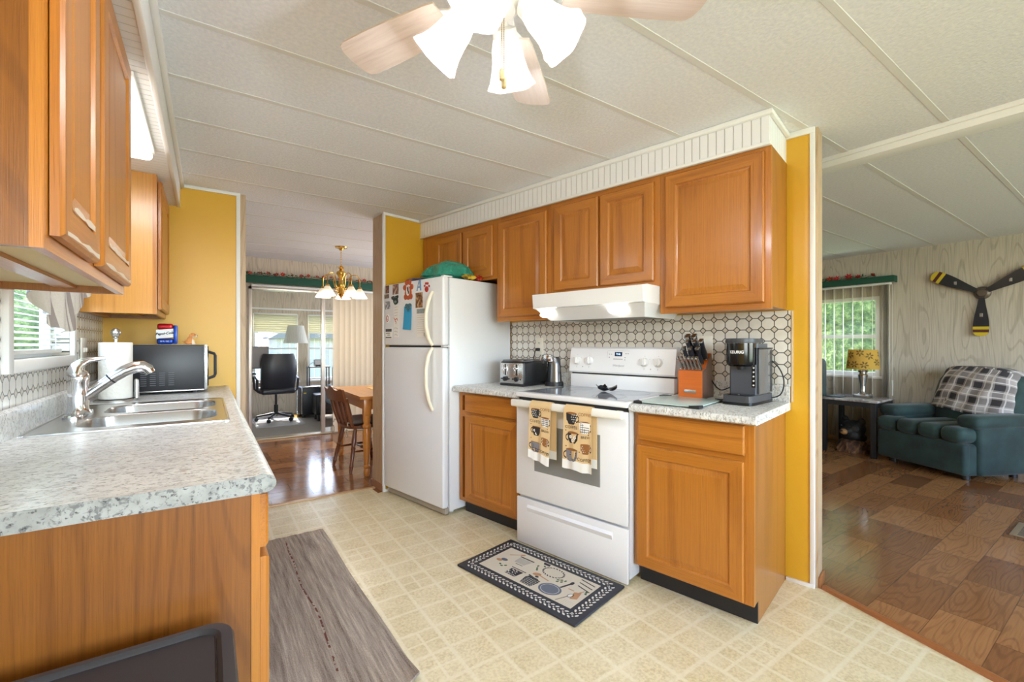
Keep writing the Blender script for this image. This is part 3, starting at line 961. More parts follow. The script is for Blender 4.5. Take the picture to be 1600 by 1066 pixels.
counter('speckled worktop right of the stove, under the coffee maker', .524, 1.0975)
counter('speckled worktop between stove and fridge, under the toaster', 1.858, 2.476)

# ---------------------------------------------------------------- fridge
t = thing('fridge', 'white top-freezer fridge covered with magnets beside the yellow wall', 'fridge', (2.3, 2.865, 0), 'K')
FU0, FU1 = 2.482, 3.252
b = MB(); b.rbox(2.004, 2.63, FU0 + .004, FU1 - .004, .028, 1.690, .008)
for yy in (FU0 + .06, FU1 - .06):
    for xx in (2.06, 2.55): b.cyl((xx, yy, .003), (xx, yy, .03), .02, 10)
part('body', b, m_white_fr, t)
for nm, z0, z1 in (('freezer_door', 1.206, 1.695), ('fridge_door', .058, 1.192)):
    b = MB(); b.rbox(1.940, 1.992, FU0, FU1, z0, z1, .014, 3)
    d = part(nm, b, m_white_fr, t)
    b = MB()
    if z0 > 1: zz = [1.592, 1.57, 1.52, 1.43, 1.34, 1.26, 1.224, 1.208]
    else: zz = [1.190, 1.172, 1.13, 1.04, .92, .82, .77, .74]
    xs = [1.938, 1.925, 1.905, 1.888, 1.888, 1.908, 1.926, 1.938]
    if z0 > 1: xs = xs
    b.tube([(x, 2.598 + .012 * math.sin(PI * i / 7), z) for i, (x, z) in enumerate(zip(xs, zz))], [.012, .013, .014, .014, .014, .014, .013, .012], 12, sq=1.15)
    part('handle', b, m_cream, d, label='cream bow-shaped handle')
b = MB(); b.box(1.993, 2.004, FU0 + .012, FU1 - .012, .07, 1.685); part('door_gasket', b, simple('gasket', (180, 182, 186), .6), t)
b = MB(); b.box(1.975, 2.0, FU0 + .01, FU1 - .02, 1.193, 1.2055); part('door_gap', b, m_gap, t)
b = MB(); b.rbox(1.966, 2.003, FU0 + .012, FU1 - .012, .012, .056, .006)
for k in range(3): b.box(1.9645, 1.968, FU0 + .04, FU1 - .04, .018 + k * .012, .023 + k * .012)
part('bottom_grille', b, simple('beige_grille', (170, 160, 144), .5), t)
for z in (1.696, 1.199):
    b = MB(); b.rbox(1.952, 2.03, FU0 + .006, FU0 + .04, z - .004, z + .006, .002); part('hinge', b, m_white, t)

# ---------------------------------------------------------------- things stuck on the freezer door
FX = 1.9398
def flat(u0, u1, z0, z1, th=.002): return MB().rbox(FX - th, FX - .0002, u0, u1, z0, z1, .0006, 1)
def stick(name, b, mats, label, cat, u, z, group=None): return solo(name, b, mats, label, cat, (FX, u, z), 'K', smooth=0)
def photo(name, c1, c2, c3, sc):
    m = M(name); p = m.obj(); n1 = m.noise(p, sc, 3, .6)
    m.col(m.ramp(n1, [(.34, c1), (.5, c2), (.66, c3)])); m.set(roughness=.35); return m.m
ff = lambda a, c: (FX - .0028, a, c)
m_ink = simple('dark_ink', (46, 44, 46), .6)
m_red = simple('red_print', (186, 48, 38), .5)
m_paper = simple('white_paper', (238, 236, 230), .7)
stick('photo_magnet', flat(3.178, 3.229, 1.626, 1.688), photo('photo_brown', (50, 26, 18), (110, 58, 40), (170, 130, 100), 40), 'small dark brown photo magnet, top left on the freezer door', 'magnet', 3.2, 1.65)
stick('photo_magnet', flat(3.040, 3.124, 1.608, 1.688), photo('photo_people', (60, 50, 44), (150, 104, 88), (206, 190, 176), 34), 'square photo magnet of people, second along the top of the freezer door', 'magnet', 3.08, 1.65)
stick('wooden_magnet', flat(3.178, 3.246, 1.585, 1.618), photo('bark_like', (80, 66, 54), (120, 104, 88), (150, 136, 116), 60), 'narrow brown strip magnet at the left edge of the freezer door', 'magnet', 3.21, 1.6)
b = MB(); pts = [(3.14, 1.592), (3.105, 1.598), (3.095, 1.588), (3.075, 1.597), (3.045, 1.6), (3.04, 1.585), (3.05, 1.575), (3.044, 1.545), (3.06, 1.53), (3.09, 1.527), (3.11, 1.545), (3.115, 1.565), (3.138, 1.575)]
b.prism([(q[0], q[1]) for q in pts], FX - .004, FX - .0002, 'x')
b.mi = 1; b.line([(3.125, 1.583), (3.06, 1.583)], .004, lambda a, c: (FX - .0046, a, c)); b.disc(3.08, 1.55, .018, .01, lambda a, c: (FX - .0046, a, c))
stick('souvenir_magnet', b, [simple('dark_green_magnet', (36, 48, 44), .5), simple('grey_green', (120, 140, 132), .5)], 'dark irregular souvenir magnet on the freezer door', 'magnet', 3.09, 1.56)
stick('photo_magnet', flat(3.162, 3.232, 1.497, 1.560), photo('photo_grey', (80, 84, 88), (150, 152, 156), (220, 220, 220), 46), 'grey photo magnet on the left of the freezer door, under the brown strip', 'magnet', 3.2, 1.53)
b = MB(); b.mi = 0; b.lathe([(.0, .003), (.03, .003), (.031, 0), (0, 0)], (0, 0, 0), 20, (-1, 0, 0)); b.xf(Matrix.Translation((FX - .0002, 3.199, 1.421)) @ Matrix.Diagonal((1, .85, 1.1, 1)))
b.mi = 1; b.disc(3.199, 1.421, .02, .026, lambda a, c: (FX - .0036, a, c)); b.mi = 0; b.disc(3.199, 1.421, .014, .019, lambda a, c: (FX - .004, a, c)); b.mi = 1
b.line([(3.206, 1.434), (3.206, 1.408)], .004, lambda a, c: (FX - .0044, a, c)); b.line([(3.206, 1.422), (3.192, 1.41)], .004, lambda a, c: (FX - .0044, a, c))
stick('oval_magnet', b, [m_paper, m_red], 'oval white magnet with a red ring on the freezer door', 'magnet', 3.2, 1.42)
b = flat(3.034, 3.108, 1.270, 1.520, .0012); b.mi = 1
for k in range(4): b.line([(3.095, 1.505 - k * .022), (3.05, 1.51 - k * .022)], .002, ff)
for k in range(3): b.line([(3.095, 1.34 - k * .026), (3.075, 1.345 - k * .026), (3.05, 1.335 - k * .026)], .003, ff)
b.mi = 2; b.line([(3.105, 1.425), (3.085, 1.405), (3.062, 1.42), (3.05, 1.40)], .006, ff); b.line([(3.09, 1.40), (3.07, 1.39), (3.075, 1.375)], .005, ff)
stick('paper_strip', b, [m_paper, simple('pencil', (150, 146, 146), .6), m_red], 'long white paper strip with red scribble on the freezer door', 'paper', 3.07, 1.4)
b = flat(3.132, 3.229, 1.258, 1.345); b.mi = 1
for q in ((3.225, 3.136, 1.338, 1.315), (3.225, 3.14, 1.273, 1.265)): b.poly([(q[0], q[2]), (q[0], q[3]), (q[1], q[3]), (q[1], q[2])], ff)
b.line([(3.22, 1.303), (3.16, 1.303)], .006, ff); b.line([(3.20, 1.288), (3.16, 1.288)], .005, ff)
stick('printed_card', b, [m_paper, simple('grey_black_print', (70, 70, 72), .6)], 'white card with black printed bands, bottom left of the freezer door', 'card', 3.18, 1.3)
m_org = simple('orange_brown_print', (184, 84, 44), .5)
b = MB(); b.lathe([(0, .004), (.038, .004), (.041, 0), (0, 0)], (0, 0, 0), 24, (-1, 0, 0)); b.xf(Matrix.Translation((FX - .0002, 2.906, 1.605)) @ Matrix.Diagonal((1, 1.1, 1.25, 1)))
for dy, dz in ((-.046, .03), (-.02, .066), (.022, .066), (.047, .03)): b.lathe([(0, .004), (.02, .004), (.022, 0), (0, 0)], (FX - .0002, 2.906 + dy, 1.62 + dz), 16, (-1, 0, 0))
for dy in (-.036, .036): b.lathe([(0, .0038), (.02, .0038), (.022, 0), (0, 0)], (FX - .0002, 2.906 + dy, 1.577), 16, (-1, 0, 0))
b.mi = 1; b.disc(2.906, 1.62, .024, .036, lambda a, c: (FX - .0048, a, c)); b.mi = 2; b.disc(2.906, 1.635, .01, .02, lambda a, c: (FX - .0052, a, c)); b.disc(2.898, 1.61, .008, .014, lambda a, c: (FX - .0052, a, c))
stick('paw_magnet', b, [m_org, m_paper, m_ink], 'big orange paw-shaped photo magnet on the freezer door', 'magnet', 2.906, 1.62)
m_lbl = simple('pale_blue_print', (130, 160, 196), .5)
b = MB(); b.prism([(2.798, 1.612), (2.765, 1.694), (2.742, 1.69), (2.736, 1.612), (2.752, 1.612), (2.755, 1.632), (2.778, 1.632), (2.782, 1.612)], FX - .003, FX - .0002, 'x'); b.mi = 1
b.poly([(2.768, 1.66), (2.772, 1.645), (2.757, 1.645), (2.758, 1.664)], lambda a, c: (FX - .0036, a, c))
stick('letter_magnet', b, [m_lbl, m_paper], 'pale blue letter A magnet on the freezer door', 'magnet', 2.768, 1.65)
b = MB(); b.lathe([(0, .003), (.02, .003), (.022, 0), (0, 0)], (FX - .0002, 2.672, 1.616), 18, (-1, 0, 0))
for dy, dz, r_ in ((.026, .03, .008), (.01, .046, .009), (-.012, .044, .009), (-.028, .024, .008)): b.lathe([(0, .003), (r_, .003), (r_ + .001, 0), (0, 0)], (FX - .0002, 2.670 + dy, 1.612 + dz), 12, (-1, 0, 0))
stick('paw_magnet', b, [m_red], 'small red paw print magnet at the top right of the freezer door', 'magnet', 2.67, 1.63)
stick('photo_magnet', flat(2.722, 2.810, 1.486, 1.598), photo('photo_dog', (40, 26, 20), (146, 96, 56), (206, 176, 130), 40), 'tan and black dog photo magnet on the freezer door, below the blue letter', 'magnet', 2.766, 1.54)
b = MB()
def note(u, w): return (FX - .003 - .006 * u * u, 2.958 - w * .098 + u * (.012 - .01 * w), 1.505 - u * .175 - .008 * w * u)
b.slab(note, 8, 6, (.001, 0, 0))
stick('blue_note', b, [simple('bright_blue_paper', (48, 158, 206), .6)], 'bright blue note hanging under the heart magnet on the freezer door', 'note', 2.9, 1.42)
b = MB(); hp = [(2.895 + .04 * (math.sin(a) ** 3), 1.498 + .036 * (13 * math.cos(a) - 5 * math.cos(2 * a) - 2 * math.cos(3 * a) - math.cos(4 * a)) / 16) for a in [2 * PI * i / 28 for i in range(28)]]
b.prism(hp, FX - .012, FX - .0045, 'x')
stick('heart_magnet', b, [photo('teal_marbled', (40, 80, 96), (64, 112, 126), (100, 146, 156), 90)], 'teal heart magnet holding the blue note on the freezer door', 'magnet', 2.895, 1.5)
b = flat(2.686, 2.790, 1.268, 1.478, .006); b.mi = 1; b.poly([(2.788, 1.476), (2.788, 1.442), (2.688, 1.442), (2.688, 1.476)], lambda a, c: (FX - .0066, a, c))
b.mi = 2
for k in range(9): b.line([(2.782, 1.428 - k * .016), (2.694, 1.428 - k * .016)], .0014, lambda a, c: (FX - .0066, a, c))
b.poly([(2.7, 1.275), (2.7, 1.300), (2.69, 1.300), (2.69, 1.275)], lambda a, c: (FX - .0067, a, c))
stick('notepad', b, [m_paper, photo('pad_header', (176, 150, 110), (150, 170, 170), (120, 140, 150), 60), simple('rule_lines', (168, 160, 154), .6)], 'magnetic lined notepad next to the freezer handle', 'notepad', 2.74, 1.37)

# on top of the fridge
m = M('green_plastic_bag'); p = m.obj(); nz = m.noise(p, 14, 4, .6, 1.2)
m.col(m.mix(nz.rng(.3, .7), (22, 124, 104), (70, 176, 152))); m.set(roughness=.28); m.bump(nz, .8, .03); m_bag = m.m
b = MB()
for sgn in (1, -1):
    def bg(u, w, sgn=sgn):
        a, c = u * 2 - 1, w * 2 - 1
        e = max(0, (1 - abs(a) ** 3.2)) ** .55 * max(0, (1 - abs(c) ** 3.2)) ** .55
        zz = (.105 if sgn > 0 else .03) * e * (1 - .16 * a) + .008 * math.sin(9 * a + 4 * c) * e
        return (2.170 + c * .125 + .01 * math.sin(6 * a), 2.722 + a * .185, 1.735 + sgn * zz + (.012 * a if sgn > 0 else 0))
    b.grid(bg, 20, 16, flip=sgn < 0)
solo('plastic_bag', b, m_bag, 'plump green plastic bag lying on top of the fridge', 'bag', (2.178, 2.685, 1.692), 'K', smooth=60)
def pouch(name, label, cat, x, y, lx, ly, h, mats, seed):
    b = MB()
    for sgn in (1, -1):
        def g(u, w, sgn=sgn):
            a, c = u * 2 - 1, w * 2 - 1
            e = max(0, (1 - abs(a) ** 4)) ** .6 * max(0, (1 - abs(c) ** 4)) ** .6
            return (x + c * lx * (1 + .05 * math.sin(7 * a + seed)), y + a * ly, 1.6975 + h * .5 + sgn * h * .5 * e + .004 * math.sin(8 * c + seed) * e)
        b.grid(g, 12, 12, flip=sgn < 0)
    return solo(name, b, mats, label, cat, (x, y, 1.6915), 'K', smooth=60)
pouch('snack_bag', 'crumpled yellow snack bag near the front of the fridge top', 'bag', 2.20, 2.505 - .0, .06, .022, .034, photo('yellow_black', (40, 36, 30), (214, 176, 50), (238, 206, 80), 22), 1)
pouch('snack_bag', 'crumpled red snack bag at the back of the fridge top', 'bag', 2.295, 2.507, .03, .022, .04, photo('red_dark', (60, 20, 16), (176, 46, 30), (206, 90, 60), 26), 2)
pouch('blue_packet', 'dark blue packet lying left of the green bag on the fridge top', 'packet', 2.12, 3.0, .10, .08, .045, photo('navy_mottled', (24, 28, 50), (40, 62, 130), (86, 110, 170), 30), 3)
pouch('grey_packet', 'grey packet at the left end of the fridge top', 'packet', 2.12, 3.165, .09, .06, .022, photo('grey_mottled', (50, 50, 56), (90, 92, 104), (140, 140, 150), 30), 4)
# ================================================================ ON THE STOVE RUN
CT = .9202
# toaster: four-slot, steel front towards the camera, black ends
t = thing('toaster', 'stainless four-slot toaster with black ends on the worktop beside the fridge', 'toaster', (2.435, 2.165, CT), 'K', R(3), local=True)
L, D_, H_ = .112, .15, .185
b = MB(); b.rbox(-D_ + .012, D_ - .012, -L, L, .016, H_ - .012, .014, 3); part('housing', b, m_black, t)
b = MB(); b.rbox(-D_, -D_ + .02, -L + .008, L - .008, .018, H_ - .022, .006, 2); fp = part('front_panel', b, m_steel, t)
b = MB(); b.rbox(-D_ + .02, D_ - .02, -L + .014, L - .014, H_ - .02, H_, .008, 2); part('top_cover', b, m_dsteel, t)
for sx in (-1, 1):
    b = MB(); b.box(-.1, .1, sx * .045 - .011, sx * .045 + .011, H_ - .004, H_ + .0008); part('slot', b, m_blackg, t)
    b = MB(); b.rbox(-D_ - .001, -D_ + .004, sx * .052 - .006, sx * .052 + .006, .075, .155, .002); part('lever_slot', b, m_blackg, t)
    b = MB(); b.rbox(-D_ - .022, -D_ + .002, sx * .052 - .017, sx * .052 + .017, .118, .132, .005); part('lever', b, m_chrome, t)
    for k in (-1, 1):
        b = MB(); b.rbox(-D_ - .004, -D_ + .002, sx * .052 + k * .019 - .003, sx * .052 + k * .019 + .003, .08, .15, .002); part('lever_guide', b, m_chrome, t)
    b = MB(); b.lathe([(.017, 0), (.016, .012), (.0, .014)], (-D_, sx * .052, .05), 18, (-1, 0, 0)); part('dial', b, m_black, t)
    for dy in (-.034, .034):
        b = MB(); b.lathe([(.006, 0), (.005, .004), (0, .005)], (-D_, sx * .052 + dy, .05), 10, (-1, 0, 0)); part('button', b, m_black, t)
b = MB(); b.rbox(-D_ + .004, D_ - .004, -L + .004, L - .004, .0005, .02, .005); part('base', b, m_black, t)

# electric can opener
t = thing('can_opener', 'tall chrome electric can opener on the worktop beside the toaster', 'can opener', (2.52, 1.955, CT), 'K', local=True)
b = MB(); b.lathe([(.066, 0), (.064, .02), (.058, .024), (.050, .14), (.046, .195), (.040, .205), (0, .207)], (0, 0, 0), 28); b.xf(Matrix.Diagonal((.85, 1, 1, 1))); part('body', b, m_dsteel, t)
b = MB(); b.lathe([(.070, .0003), (.070, .022), (.066, .03)], (0, 0, 0), 28); b.xf(Matrix.Diagonal((.9, 1, 1, 1))); part('base', b, m_black, t)
b = MB(); b.rbox(-.062, -.03, -.018, .05, .168, .222, .01); part('cutter_head', b, m_chrome, t)
b = MB(); b.tube([(-.05, -.01, .205), (-.05, .03, .224), (-.05, .064, .218), (-.05, .076, .18)], .006, 8); part('lever', b, m_chrome, t)
b = MB(); b.lathe([(.014, 0), (.014, .008), (0, .01)], (-.05, .055, .16), 14, (-1, 0, 0)); part('cutting_wheel', b, m_dsteel, t)

# outlets and cords on the tiled wall
def outlet(y, label, wide=.075):
    t = thing('wall_outlet', label, 'outlet', (2.6455, y, 1.2), 'K')
    b = MB(); b.rbox(2.6385, 2.6445, y - wide / 2, y + wide / 2, 1.135, 1.265, .003); part('cover_plate', b, m_plate, t)
    for z in (1.225, 1.175):
        b = MB(); b.rbox(2.6365, 2.639, y - .017, y + .017, z - .015, z + .015, .006, 2); rc = part('receptacle', b, m_plate, t)
        b = MB(); b.box(2.636, 2.637, y - .008, y - .005, z - .004, z + .006); b.box(2.636, 2.637, y + .005, y + .008, z - .004, z + .006); b.box(2.636, 2.637, y - .002, y + .002, z - .011, z - .007); part('slots', b, m_gap, rc)
    return t
outlet(2.19, 'ivory outlet in the tiles behind the toaster and can opener')
outlet(.965, 'ivory outlet in the tiles behind the knife block', .115)
def cord(pts, label, plug=None):
    # smooth the polyline
    P = [Vector(p) for p in pts]; out = []
    for i in range(len(P) - 1):
        a, b_, c_, d_ = P[max(i - 1, 0)], P[i], P[i + 1], P[min(i + 2, len(P) - 1)]
        for k in range(6):
            q = k / 6
            out.append(.5 * ((2 * b_) + (c_ - a) * q + (2 * a - 5 * b_ + 4 * c_ - d_) * q * q + (3 * b_ - a - 3 * c_ + d_) * q ** 3))
    out.append(P[-1])
    t = thing('power_cord', label, 'cord', tuple(pts[-1]), 'K')
    b = MB(); b.tube(out, .0032, 8); part('cable', b, m_rubber, t)
    if plug:
        x, y, z = plug; b = MB(); b.rbox(x - .03, x, y - .013, y + .013, z - .012, z + .012, .006); part('plug', b, m_black, t)
cord([(2.61, 2.19, 1.178), (2.602, 2.20, 1.165), (2.602, 2.22, 1.08), (2.605, 2.215, .98), (2.608, 2.19, .93), (2.608, 2.10, .9245), (2.60, 2.04, .9245)], 'black cord hanging from the outlet behind the toaster', (2.6355, 2.19, 1.175))
cord([(2.61, .965, 1.172), (2.585, .95, 1.13), (2.59, .90, 1.02), (2.585, .85, .965), (2.585, .80, .98), (2.60, .74, 1.0)], 'black cord running from the outlet past the knife block to the coffee maker', (2.6355, .965, 1.175))
cord([(2.585, .628, 1.16), (2.60, .57, 1.10), (2.60, .545, 1.03), (2.60, .56, .96), (2.59, .615, .935)], 'black cord looping out at the right side of the coffee maker')

# ---------------------------------------------------------------- knife block and its knives
m_acacia = wood('orange_block_wood', (206, 106, 36), (160, 72, 18), 1, cath=.3)
m_dkblock = wood('dark_block_wood', (122, 92, 80), (86, 60, 52), 2, cath=.2)
t = thing('knife_block', 'orange-brown wooden knife block full of knives on the right worktop', 'knife block', (2.5, .955, CT), 'K')
b = MB(); b.prism([(2.438, CT), (2.438, 1.072), (2.476, 1.086), (2.498, 1.086), (2.515, CT)], .893, 1.022, 'y'); part('front_tier', b, m_acacia, t)
b = MB(); b.prism([(2.5155, CT), (2.4985, 1.0865), (2.505, 1.10), (2.572, 1.165), (2.584, 1.165), (2.618, .94), (2.612, CT)], .896, 1.018, 'y'); part('rear_tier', b, m_acacia, t)
b = MB(); b.prism([(2.52, CT + .0005), (2.503, 1.0865), (2.507, 1.098), (2.572, 1.162), (2.584, 1.162), (2.618, .94), (2.612, CT + .0005)], .8945, .8962, 'y'); b.prism([(2.445, CT + .0005), (2.445, 1.068), (2.476, 1.082), (2.494, 1.082), (2.51, CT + .0005)], .8915, .8932, 'y'); part('side_panel', b, m_dkblock, t, label='dark side panel')
b = MB(); b.rbox(2.4345, 2.439, .925, .99, .951, .969, .002, 2); pl = part('name_plate', b, m_steel, t, label='small steel plate')
m_khandle = simple('black_knife_handle', (62, 62, 70), .25, .3)
kd = Vector((-.56, 0, .83)).normalized()            # handles lean towards the camera
def knife(name, label, p, L, w, group, steel=False, d=kd):
    t = thing(name, label, 'knife', p, 'K', group=group)
    p = Vector(p)
    bl = MB(); rot = Vector((0, 0, 1)).rotation_difference(d).to_matrix().to_4x4(); q = Matrix.Translation(p) @ rot
    bl.rbox(-.006, .006, -.0008, .0008, -.03, .004, .0004, 1).xf(q); part('blade', bl, m_steel, t)
    h = MB()
    def sec(z): return w * (1 + .12 * math.sin(z / L * PI * 2.2) - .12 * (z / L - .5) ** 2)
    n = 9
    h.tube([(0 + .004 * math.sin(i / n * PI), 0, .004 + L * i / n) for i in range(n + 1)], [sec(L * i / n) for i in range(n + 1)], 10, sq=.8); h.xf(q)
    part('handle', h, m_steel if steel else m_khandle, t)
    c = MB(); c.rbox(-w * 1.05, w * 1.05, -w * .72, w * .72, L - .002, L + .010, .004, 2); c.xf(q)
    part('end_cap', c, m_steel, t, label='steel end cap')
    c = MB(); c.rbox(-w * 1.0, w * 1.0, -w * .66, w * .66, .003, .013, .003, 2); c.xf(q)
    part('bolster', c, m_steel, t, label='steel bolster')
ds = Vector((-.66, .02, .75)).normalized()
for i in range(6):
    knife('steak_knife', ['leftmost', 'second from left', 'third from left', 'third from right', 'second from right', 'rightmost'][i] + ' of the six pale-handled steak knives in the front of the knife block',
          (2.456, 1.008 - i * .0205, 1.076), .084, .0102, 'steak knives in the knife block', True, ds)
rows = [((2.51, 1.094 + .012), (.998, .960, .922), .104, .0152), ((2.535, 1.133), (.985, .945, .910), .118, .0165), ((2.56, 1.156), (.992, .957), .122, .0195)]
nm = iter(['front left', 'front middle', 'front right', 'middle left', 'middle centre', 'middle right', 'tall back left', 'tall back right'])
for (x, z), ys, L, w in rows:
    for y in ys:
        k = next(nm)
        knife('kitchen_knife', 'black-handled knife at the %s of the knife block, above the steak knives' % k, (x, y, z), L, w, 'kitchen knives in the knife block')

# glass cutting board with rubber corners
t = thing('cutting_board', 'frosted glass cutting board with black corner grips on the right worktop', 'cutting board', (2.235, .932, CT), 'K', R(1), local=True)
b = MB(); b.rbox(-.175, .175, -.155, .155, .006, .011, .002); part('glass', b, simple('frosted_glass', (186, 206, 200), .2, spec=.6), t)
for sx in (-1, 1):
    for sy in (-1, 1):
        b = MB(); b.prism([(sx * .181, sy * .161), (sx * .125, sy * .161), (sx * .181, sy * .115)], .0005, .0135, 'z'); part('corner_grip', b, m_rubber, t)

# ---------------------------------------------------------------- coffee maker
t = thing('coffee_maker', 'dark grey single-cup coffee maker on the right worktop', 'coffee maker', (2.455, .682, CT), 'K', R(-5), local=True)
b = MB(); hp = [(-.135, -.04), (-.128, -.062), (-.10, -.074), (.15, -.074), (.155, -.068), (.155, .068), (.15, .074), (-.10, .074), (-.128, .062), (-.135, .04)]
b.prism(hp, .0005, .014, 'z'); part('foot', b, m_blackg, t)
b = MB(); b.prism([(q[0] * .985, q[1] * .96) for q in hp], .0142, .046, 'z'); part('drip_tray', b, m_dgray, t)
b = MB(); b.prism([(-.11, -.04), (-.09, -.055), (-.04, -.055), (-.04, .055), (-.09, .055), (-.11, .04)], .0462, .049, 'z'); b.cyl((-.1, 0, .046), (-.1, 0, .0515), .01, 10); part('drip_plate', b, m_blackg, t)
m_body = simple('slate_plastic', (70, 74, 82), .42)
b = MB(); prof = [(-.035, -.056), (-.022, -.066), (.10, -.066), (.10, .070), (-.022, .070), (-.035, .060)]
b.prism(prof, .0465, .30, 'z'); part('tower', b, m_body, t)
b = MB(); hc = (-.048, .006); b.lathe([(0, .188), (.055, .188), (.064, .196), (.066, .21), (.066, .302), (0, .302)], (hc[0], hc[1], 0), 32); b.prism([(hc[0], -.060), (.02, -.060), (.02, .072), (hc[0], .072)], .196, .302, 'z'); part('brew_head', b, m_blackg, t)
b = MB(); b.lathe([(.070, .3025), (.071, .308), (.069, .324), (.06, .326), (0, .326)], (hc[0], hc[1], 0), 32); b.prism([(hc[0], -.064), (.05, -.064), (.05, .076), (hc[0], .076)], .303, .325, 'z'); part('lid', b, m_dgray, t)
b = MB(); b.lathe([(0, .170), (.016, .170), (.02, .189)], (hc[0], hc[1], 0), 16); part('spout', b, m_black, t)
b = MB(); b.rbox(-.03, .148, -.0745, -.067, .05, .272, .003); b.rbox(.102, .148, -.0745, .066, .05, .272, .006); part('water_tank', b, m_smoke if False else simple('smoky_tank', (92, 92, 94), .18), t)
b = MB(); b.rbox(-.034, .152, -.0755, -.0665, .2725, .279, .002); b.rbox(.1, .152, -.0755, .066, .2725, .279, .003); part('tank_lid', b, m_black, t)
b = MB(); b.rbox(-.0365, -.034, -.058, -.040, .083, .188, .001, 1); cp = part('button_panel', b, m_blackg, t)
for k in range(5):
    b = MB(); b.lathe([(.0045, 0), (.0035, .0015), (0, .002)], (-.0365, -.049, .094 + k * .0215), 10, (-1, 0, 0)); part('button', b, m_white, cp)
b = MB(); rr = .0668
b.text('KEURIG', .0195, lambda a, c: (hc[0] - rr * math.cos(-(a + .004) / rr), hc[1] + rr * math.sin(-(a + .004) / rr), .2575 + c), bold=.0006)
part('lettering', b, simple('white_lettering', (232, 232, 232), .4), t)

# ---------------------------------------------------------------- dish towels on the oven handle
m_towel = simple('tan_towel', (222, 190, 140), .85, bump=(500, .3)); m_twh = simple('white_towel_hem', (238, 236, 230), .85, bump=(500, .3))
m_tblk = simple('towel_black', (44, 40, 40), .8); m_tbr = simple('towel_brown', (150, 98, 48), .8); m_tgr = simple('towel_grey', (130, 126, 132), .8)
def towel(label, y0, y1, drop, drop2, seed, tilt=0., fan=0.):
    w = abs(y1 - y0); yc = (y0 + y1) / 2
    XF, ZT = 1.9525, .868
    def front(a, s, off=0.):      # a: 0 left .. 1 right (as seen), s: 0 top .. 1 hem
        d = (drop + (drop2 - drop) * (1 - a)) * s
        x = XF - .004 - .007 * s - (.0035 * math.sin(a * 9 + seed) + .002 * math.sin(a * 19 + 2 * seed)) * (.25 + s) - off
        y = yc + (.5 - a) * w * (1 + fan * s) + tilt * s
        return (x, y, ZT + .004 - d + .003 * math.sin(a * 11 + seed) * s)
    b = MB()
    def sheet(u, v_):            # from the back of the handle over the top and down the front
        a = v_
        if u < .16:
            q = u / .16; return (1.9895, yc + (.5 - a) * w * .97 - .012, .868 - (1 - q) * .30)
        if u < .34:
            q = (u - .16) / .18 * PI; return (1.971 + .0185 * math.cos(q), yc + (.5 - a) * w * .99, .868 + .0225 * math.sin(q) + .001)
        return front(a, (u - .34) / .66)
    NU, NV = 40, 14
    b.slab(sheet, NU, NV, (-.0022, 0, 0))
    nf = NU * NV * 2
    for i in range(nf):
        u = (i // 2) // NV / NU
        if u > .34 + .66 * .84 or u < .02: b.m[i] = 1
    H = drop
    def P(off):
        return lambda x, z: front(min(1., max(0., x)), min(1, max(0, z)), .0022 + off)
    ar = w / H            # x in towel widths, z in drops
    def E(mi, cx, cz, rx, rz, off=.001, n=14): b.mi = mi; b.disc(cx, cz, rx, rz * ar, P(off), n)
    def mug(cx, cz, r, mi, rim, pat, flip=1):
        b.mi = 2; th = [i / 10 * PI - PI / 2 for i in range(11)]
        b.line([(min(1, cx + flip * (r * .9 + r * .45 * math.cos(q))), cz + r * .5 * math.sin(q) * ar) for q in th], .022, P(.0012))
        b.mi = mi; rz = r * ar
        b.poly([(cx - r, cz - rz * .8), (cx + r, cz - rz * .8), (cx + r * .92, cz + rz * .3), (cx + r * .5, cz + rz * .95), (cx - r * .5, cz + rz * .95), (cx - r * .92, cz + rz * .3)], P(.0014))
        E(rim, cx, cz - rz * .8, r, r * .2, .0016)
        if pat == 'dots':
            for i in range(-2, 3):
                for j in range(-1, 3): E(1, cx + i * r * .38 + (j % 2) * r * .15, cz + j * rz * .36 - rz * .2, r * .1, r * .1, .0018, 6)
        if pat == 'grid':
            b.mi = 2
            for i in range(-2, 3): b.line([(cx + i * r * .36, cz - rz * .6), (cx + i * r * .32, cz + rz * .85)], .012, P(.0018))
            for j in range(4): b.line([(cx - r * .8, cz - rz * .4 + j * rz * .36), (cx + r * .8, cz - rz * .4 + j * rz * .36)], .008, P(.0018))
        if pat == 'flower':
            for i, j in ((-.45, -.1), (.4, 0), (0, .5)):
                for q in range(5): E(1, cx + r * i + r * .16 * math.cos(q * 1.257), cz + rz * j + rz * .16 * math.sin(q * 1.257), r * .13, r * .13, .0018, 8)
                E(4, cx + r * i, cz + rz * j, r * .08, r * .08, .002, 6)
    mug(.30, .155, .20, 2, 4, 'dots'); mug(.78, .28, .19, 1, 4, 'grid'); mug(.36, .47, .19, 2, 4, 'flower', -1)
    mug(.80, .62, .16, 4, 4, 'dots'); mug(.33, .76, .21, 3, 4, 'grid', -1)
    b.mi = 2
    for tx, cx, cz, sz in (('COFFEE', .30, .305, .023), ('COFFEE', .78, .075, .023), ('BREW', .80, .435, .019), ('COFFEE', .76, .80, .023)):
        b.mi = 4 if cz < .1 else 2
        b.text(tx, sz, lambda a, c, cx=cx, cz=cz: P(.0014)(cx + a / w, cz - c / H))
    for cx, cz in ((.56, .40), (.90, .39), (.60, .68), (.12, .62), (.95, .78), (.1, .36), (.57, .2)): E(2, cx, cz, .02, .018, .0014, 6)
    return solo('dish_towel', b, [m_towel, m_twh, m_tblk, m_tgr, m_tbr], label, 'towel', (1.97, yc, .6), 'K', smooth=60, group='coffee-print dish towels')
towel('tan coffee-print towel hanging at the left of the oven handle, the narrower one', 1.688, 1.535, .335, .305, 1.2, .006, -.05)
